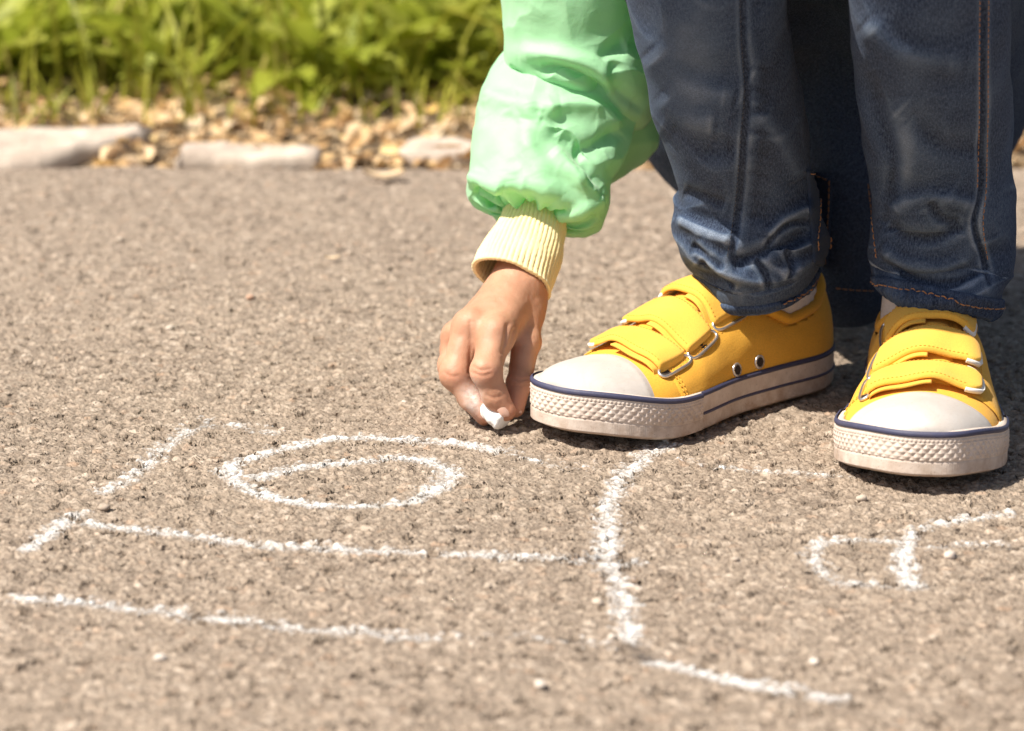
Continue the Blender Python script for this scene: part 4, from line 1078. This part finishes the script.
# ------------------------------------------------------------------ hand and body
def A3(px, py, Y): return at(px, py, Y)
R_ = lambda px, Y=1.5: px * pxm(Y)
wr0, wr1, wr2 = A3(543, 205, 1.585), A3(527, 262, 1.553), A3(519, 288, 1.537)
MC = {'i': A3(496, 334, 1.494), 'm': A3(470, 327, 1.501), 'r': A3(457, 337, 1.518), 'p': A3(456, 350, 1.534)}
FING = {
 'i': [(MC['i'], R_(17.0)), (A3(486, 371, 1.475), R_(14.6)), (A3(495, 396, 1.4755), R_(12.4)), (A3(506, 411, 1.4750), R_(10.0))],
 'm': [(MC['m'], R_(17.0)), (A3(456, 374, 1.488), R_(15.4)), (A3(472, 400, 1.484), R_(11.0)), (A3(486, 414, 1.481), R_(9.2))],
 'r': [(MC['r'], R_(14.5)), (A3(452, 366, 1.510), R_(13.2)), (A3(468, 398, 1.498), R_(10.0)), (A3(484, 417, 1.4865), R_(8.6))],
 'p': [(MC['p'], R_(12.5)), (A3(462, 374, 1.526), R_(11.0)), (A3(474, 396, 1.512), R_(9.2)), (A3(484, 410, 1.500), R_(8.0))],
 't': [(A3(524, 303, 1.533), R_(20.5)), (A3(526, 342, 1.512), R_(14.2)), (A3(519, 384, 1.494), R_(12.0)), (A3(515, 408, 1.484), R_(9.6))]}
PALM = [(wr2, MC['i'], R_(21), R_(16)), (wr2, MC['m'], R_(22), R_(16)), (wr2 + np.array([-.004, .006, 0]), MC['r'], R_(20), R_(14)), (wr2 + np.array([-.004, .012, 0]), MC['p'], R_(17), R_(12.5)), (wr2, A3(524, 305, 1.533), R_(23), R_(19)), (MC['i'], MC['p'], R_(15), R_(12)), (A3(500, 322, 1.510), A3(521, 318, 1.528), R_(17), R_(17))]
def hand(P):
    arm = cap(P, wr0, wr1, R_(24), R_(23)); arm = smin(arm, cap(P, wr1, wr2, R_(23), R_(23)), .012)
    pm = arm
    for a, b, ra, rb_ in PALM: pm = smin(pm, cap(P, a, b, ra, rb_), .007)
    tot = None
    for k, ch in FING.items():
        d = None
        for (a, ra), (b, rb_) in zip(ch[:-1], ch[1:]):
            c = cap(P, a, b, ra, rb_); d = c if d is None else smin(d, c, .0030)
        # knuckle swelling
        j = ch[1][0]; d = smin(d, np.linalg.norm(P - j, axis=-1) - ch[1][1] * 1.02, .002)
        if k == 't': j = ch[2][0]; d = smin(d, np.linalg.norm(P - j, axis=-1) - ch[2][1] * 1.04, .002)
        # tendon and knuckle bump on back of hand
        dp = smin(pm, d, .0055 if k != 't' else .006)
        tot = dp if tot is None else smin(tot, dp, .0007)
    for k in 'imr':
        kn = MC[k] + np.array([0, -.0050, .0035]); tot = smin(tot, np.linalg.norm(P - kn, axis=-1) - .0052, .005)
    return tot
lo = A3(430, 430, 1.50) - np.array([0, .045, .012]); hi = A3(575, 200, 1.60) + np.array([0, .03, .03])
V, Fq = surfnet(hand, lo, hi, .00078)
V = relax(V, Fq, 3)
# creases of the joints and fine folds, cut along normals
me_n = np.zeros_like(V)
fn_ = np.cross(V[Fq[:, 2]] - V[Fq[:, 0]], V[Fq[:, 3]] - V[Fq[:, 1]])
for k in range(4): np.add.at(me_n, Fq[:, k], fn_)
me_n /= np.maximum(np.linalg.norm(me_n, axis=1, keepdims=True), 1e-12)
qv = proj(V); facing = smooth(0, .3, -(me_n @ ray(500, 350)) / 1.0)
def cut(poly, dep, w):
    pl = cr(np.array(poly, float), 24); best = np.full(len(V), 1e9)
    for a, b in zip(pl[:-1], pl[1:]):
        ab = b - a; r = qv - a; t = np.clip((r @ ab) / max(ab @ ab, 1e-9), 0, 1); best = np.minimum(best, np.linalg.norm(r - t[:, None] * ab, axis=1))
    return -dep * np.exp(-(best / w) ** 2) * facing
dsp = 0
for pl, dp, w in [([(473, 366), (480, 370), (490, 369)], .0004, 1.6), ([(474, 373), (482, 376), (491, 374)], .0004, 1.6), ([(444, 372), (450, 376), (458, 376)], .00035, 1.6),
                  ([(512, 378), (520, 380), (530, 379)], .0006, 1.3), ([(513, 384), (520, 386), (529, 384)], .0004, 1.2), ([(487, 395), (493, 398), (500, 396)], .0004, 1.4),
                  ([(470, 322), (471, 340), (470, 372)], .0006, 2.4), ([(508, 325), (506, 338), (503, 352)], .0010, 2.6), ([(514, 330), (511, 342), (506, 356)], .0007, 2.0),
                  ([(497, 300), (510, 312), (520, 330)], .0003, 5), ([(502, 272), (515, 276), (535, 275)], .00025, 3), ([(463, 392), (470, 396), (476, 394)], .0003, 1.4)]:
    dsp = dsp + cut(pl, dp, w)
V = V + me_n * (dsp + .00016 * fbm(V * 420, 161, 3) + .00035 * fbm(V * 120, 163, 2) * facing)[:, None]
flush = sum(np.exp(-(np.linalg.norm(V - np.array(c), axis=1) / r) ** 2) for c, r in [(FING['i'][3][0], .010), (FING['m'][3][0], .010), (FING['t'][3][0], .012), (FING['i'][1][0] + np.array([0, -.006, 0]), .006), (FING['m'][1][0] + np.array([0, -.006, 0]), .006)])
dust = np.exp(-((qv[:, 0] - 474) / 8) ** 2 - ((qv[:, 1] - 402) / 14) ** 2) * .8 + .5 * np.exp(-((qv[:, 0] - 470) / 10) ** 2 - ((qv[:, 1] - 392) / 12) ** 2)
hand_mesh = (V, Fq, np.clip(flush, 0, 1), np.clip(dust, 0, 1))

HC = np.array([.140, 1.555, .585]); fwd = np.array([-.22, -.62, -.75]); fwd /= np.linalg.norm(fwd)       # face looks down at the chalk
upv = np.array([-.2, -.70, .65]); upv -= fwd * (upv @ fwd); upv /= np.linalg.norm(upv); sd = np.cross(fwd, upv)
hd = lambda f, s, u: HC + fwd * f + sd * s + upv * u
def body(P):
    q = P - HC; L = np.stack([q @ fwd, q @ sd, q @ upv], -1)
    d = ell(L, np.array([-.008, 0, .022]), np.array([.084, .070, .080]))
    d = smin(d, ell(L, np.array([.018, 0, -.038]), np.array([.056, .050, .058])), .03)
    d = smin(d, cap(P, hd(.079, 0, -.002), hd(.090, 0, -.026), .0065, .0095), .010)                       # nose
    d = smin(d, cap(P, hd(.070, -.014, -.048), hd(.070, .014, -.048), .008, .008), .008)
    for s in (-1, 1):
        d = np.maximum(d, -(np.linalg.norm(P - hd(.084, .027 * s, .003), axis=-1) - .0135))
        d = smin(d, ell(L, np.array([-.004, .071 * s, -.008]), np.array([.014, .008, .024])), .005)
    d = smin(d, cap(P, HC + np.array([.012, .035, -.045]), np.array([.165, 1.625, .45]), .036, .038), .02)
    d = smin(d, cap(P, SR, SL, .035, .035), .03); d = smin(d, ell(P, CH, np.array([.09, .065, .11])), .05)
    d = smin(d, ell(P, HP + np.array([0, 0, .02]), np.array([.10, .085, .09])), .05); d = smin(d, cap(P, CH, HP, .07, .08), .05)
    E1 = at(597, 50, 1.632); d = smin(d, cap(P, SR, E1, .030, .026), .02); d = smin(d, cap(P, E1, wr0, .024, .0135), .01)
    d = smin(d, cap(P, SL, ELL, .030, .026), .02); d = smin(d, cap(P, ELL, HDL, .025, .014), .01)
    for K, c1, lo_, yw in ((KA, at(768, 293, 1.548), locA, yawA), (KB, at(940, 284, 1.522), locB, yawB)):
        an = np.array([lo_[0] + .041 * math.cos(yw), lo_[1] + .041 * math.sin(yw), .075])
        d = smin(d, cap(P, HP + np.array([0, 0, .02]), K, .040, .030), .02); d = smin(d, cap(P, K, an, .030, .018), .015)
        toe = np.array([lo_[0] + .13 * math.cos(yw), lo_[1] + .13 * math.sin(yw), .024]); d = smin(d, cap(P, an - np.array([0, 0, .030]), toe, .014, .008), .01)
    # other hand resting on the knee
    hb = HDL; d = smin(d, cap(P, hb, hb + np.array([-.028, -.020, -.004]), .017, .014), .008)
    for k, (a_, b_) in enumerate([(-.038, -.004), (-.042, -.014), (-.038, -.026), (-.030, -.036)]):
        m1 = hb + np.array([a_ + .006, b_ - .012, -.006]); t1 = m1 + np.array([-.020, -.010 - .002 * k, -.016]); t2 = t1 + np.array([-.008, -.004, -.016])
        f_ = smin(cap(P, m1, t1, .0065, .0058), cap(P, t1, t2, .0058, .0048), .002); d = smin(d, f_, .002)
    th1 = hb + np.array([-.012, -.034, -.004]); d = smin(d, smin(cap(P, hb + np.array([-.004, -.012, 0]), th1, .009, .0072), cap(P, th1, th1 + np.array([-.016, -.014, -.012]), .0072, .0055), .002), .003)
    return d
VB, FB = surfnet(body, (-.02, 1.30, .012), (.42, 1.90, .70), .0045)
VB = relax(VB, FB, 1)
nb_ = len(VB)
bodyo = link('person', np.concatenate([VB, hand_mesh[0]]), np.concatenate([FB, hand_mesh[1] + nb_]), MT['skin'],
             attr={'flush': np.r_[np.zeros(nb_), hand_mesh[2]], 'dust': np.r_[np.zeros(nb_), hand_mesh[3]]})
tag(bodyo, 'crouching child in mint jacket and jeans drawing on asphalt with chalk', 'person')
# nails
def nail(c, tip, nrm, L, Wd):
    t = tip - c; t /= np.linalg.norm(t); nrm = nrm - t * (nrm @ t); nrm /= np.linalg.norm(nrm); s = np.cross(t, nrm)
    u = np.linspace(-1, 1, 12)[:, None, None]; v = np.linspace(-1, 1, 12)[None, :, None]
    ww = np.sqrt(np.clip(1 - np.clip(abs(u) - .35, 0, 1) ** 2 / .45, .05, 1))
    P = c + t * u * L + s * v * Wd * ww + nrm * (-.0012 * v ** 2 - .0005 * u ** 2)
    mb = MB(); slab(mb, P, P - nrm * .0007); return build(mb, 'nail', MT['nail'])
tI, dI = FING['i'][3][0], FING['i'][2][0]
PARTS.append(nail(tI + np.array([-.0008, -.0056, .0022]), tI + (tI - dI) + np.array([0, -.0050, .0006]), np.array([.05, -1, .35]), .0042, .0031))
tT, dT = FING['t'][3][0], FING['t'][2][0]
PARTS.append(nail(tT + np.array([.0040, -.0020, .001]), tT + (tT - dT) + np.array([.0040, -.0020, 0]), np.array([.9, -.5, .1]), .0036, .0026))
# face details, hair
def ball(mb, c, r, n=16, sc=(1, 1, 1)):
    t = np.linspace(0, PI, n)[:, None]; p = (np.arange(n * 2) * PI / n)[None]
    mb.add(c + r * np.stack([np.sin(t) * np.cos(p), np.sin(t) * np.sin(p), np.cos(t) + 0 * p], -1) * np.array(sc), gridf(n, 2 * n, True)[:, ::-1])
for s in (-1, 1):
    mb = MB(); ball(mb, hd(.0665, .027 * s, .003), .0115); e = build(mb, 'eye', MT['eye']); PARTS.append(e)
    mb = MB(); ball(mb, hd(.0745, .027 * s, .001), .0050); build(mb, 'iris', MT['iris'], e)
mb = MB(); tube(mb, cr([hd(.074, -.016, -.047), hd(.080, 0, -.0455), hd(.074, .016, -.047)], 12), np.interp(np.linspace(0, 1, 12), [0, .5, 1], [.001, .0042, .001]), 10); PARTS.append(build(mb, 'mouth', MT['lips']))
def hair(P):
    q = P - HC; L = np.stack([q @ fwd, q @ sd, q @ upv], -1)
    d = ell(L, np.array([-.016, 0, .030]), np.array([.090, .080, .086]))
    d = np.maximum(d, -(ell(L, np.array([.075, 0, -.022]), np.array([.050, .062, .062]))))
    d = np.maximum(d, -L[..., 2] - .055)
    return d + .003 * fbm(P * np.array([90, 30, 30]), 171, 2)
V, Fq = surfnet(hair, HC - .13, HC + .13, .005); PARTS.append(link('hair', V, Fq, MT['hair']))

for o in PARTS:
    o.parent = bodyo
# ------------------------------------------------------------------ chalk in the hand
a, b = A3(486, 405, 1.4820), A3(505, 427, 1.4735)
b[2] = .0065
t = np.linspace(0, 1, 26); ax = (b - a); Ln = np.linalg.norm(ax)
Pc = a[None] + ax[None] * t[:, None]
rr = np.interp(t, [0, .05, .2, .8, .95, 1], [.0034, .0052, .0060, .0062, .0056, .0040])
mb = MB(); tube(mb, Pc, rr, 26)
mb.v = [v + .0005 * fbm(v * 400, 181, 2)[:, None] for v in mb.v]
for v in mb.v: v[:, 2] = np.maximum(v[:, 2], .0008 + .0008)
o = build(mb, 'chalk_stick', MT['chalk']); tag(o, 'short white chalk stub held at its worn end by the fingertips', 'chalk')

# ------------------------------------------------------------------ light, sky, camera
AZ = np.array([-.88, -.475]); AZ /= np.linalg.norm(AZ); EL = math.radians(56)
sun_dir = np.array([AZ[0] * math.cos(EL), AZ[1] * math.cos(EL), math.sin(EL)])
L_ = bpy.data.lights.new('sun', 'SUN'); L_.energy = 4.8; L_.angle = math.radians(.55); L_.color = (1, .925, .81)
so = bpy.data.objects.new('sun', L_); COL.objects.link(so); so.rotation_euler = Vector(sun_dir).to_track_quat('Z', 'Y').to_euler(); so.location = (-2, -3, 5)
w = bpy.data.worlds.new('World'); scn.world = w; w.use_nodes = True; nt = w.node_tree; nt.nodes.clear()
sk = nt.nodes.new('ShaderNodeTexSky'); sk.sky_type = 'NISHITA'; sk.sun_disc = False; sk.sun_elevation = EL; sk.sun_rotation = math.atan2(AZ[0], AZ[1]); sk.dust_density = 2.5; sk.air_density = 1.; sk.ozone_density = .6
bg = nt.nodes.new('ShaderNodeBackground'); bg.inputs[1].default_value = .062; ow = nt.nodes.new('ShaderNodeOutputWorld')
nt.links.new(sk.outputs[0], bg.inputs[0]); nt.links.new(bg.outputs[0], ow.inputs[0])
cd = bpy.data.cameras.new('camera'); cam = bpy.data.objects.new('camera', cd); COL.objects.link(cam)
cd.sensor_width = 36; cd.lens = F / 1024 * 36; cam.location = (0, 0, CAMH); cam.rotation_euler = (PI / 2 - PITCH, 0, 0); cd.clip_start = .05; cd.clip_end = 1000
cd.dof.use_dof = True; cd.dof.focus_distance = 1.50; cd.dof.aperture_fstop = 9.0; cd.dof.aperture_blades = 0
scn.camera = cam
scn.view_settings.view_transform = 'Standard'; scn.view_settings.look = 'None'; scn.view_settings.gamma = 1; scn.view_settings.use_curve_mapping = False
scn.view_settings.exposure = .73
scn.cycles.use_denoising = True
scn.cycles.max_bounces = 6; scn.cycles.transparent_max_bounces = 12
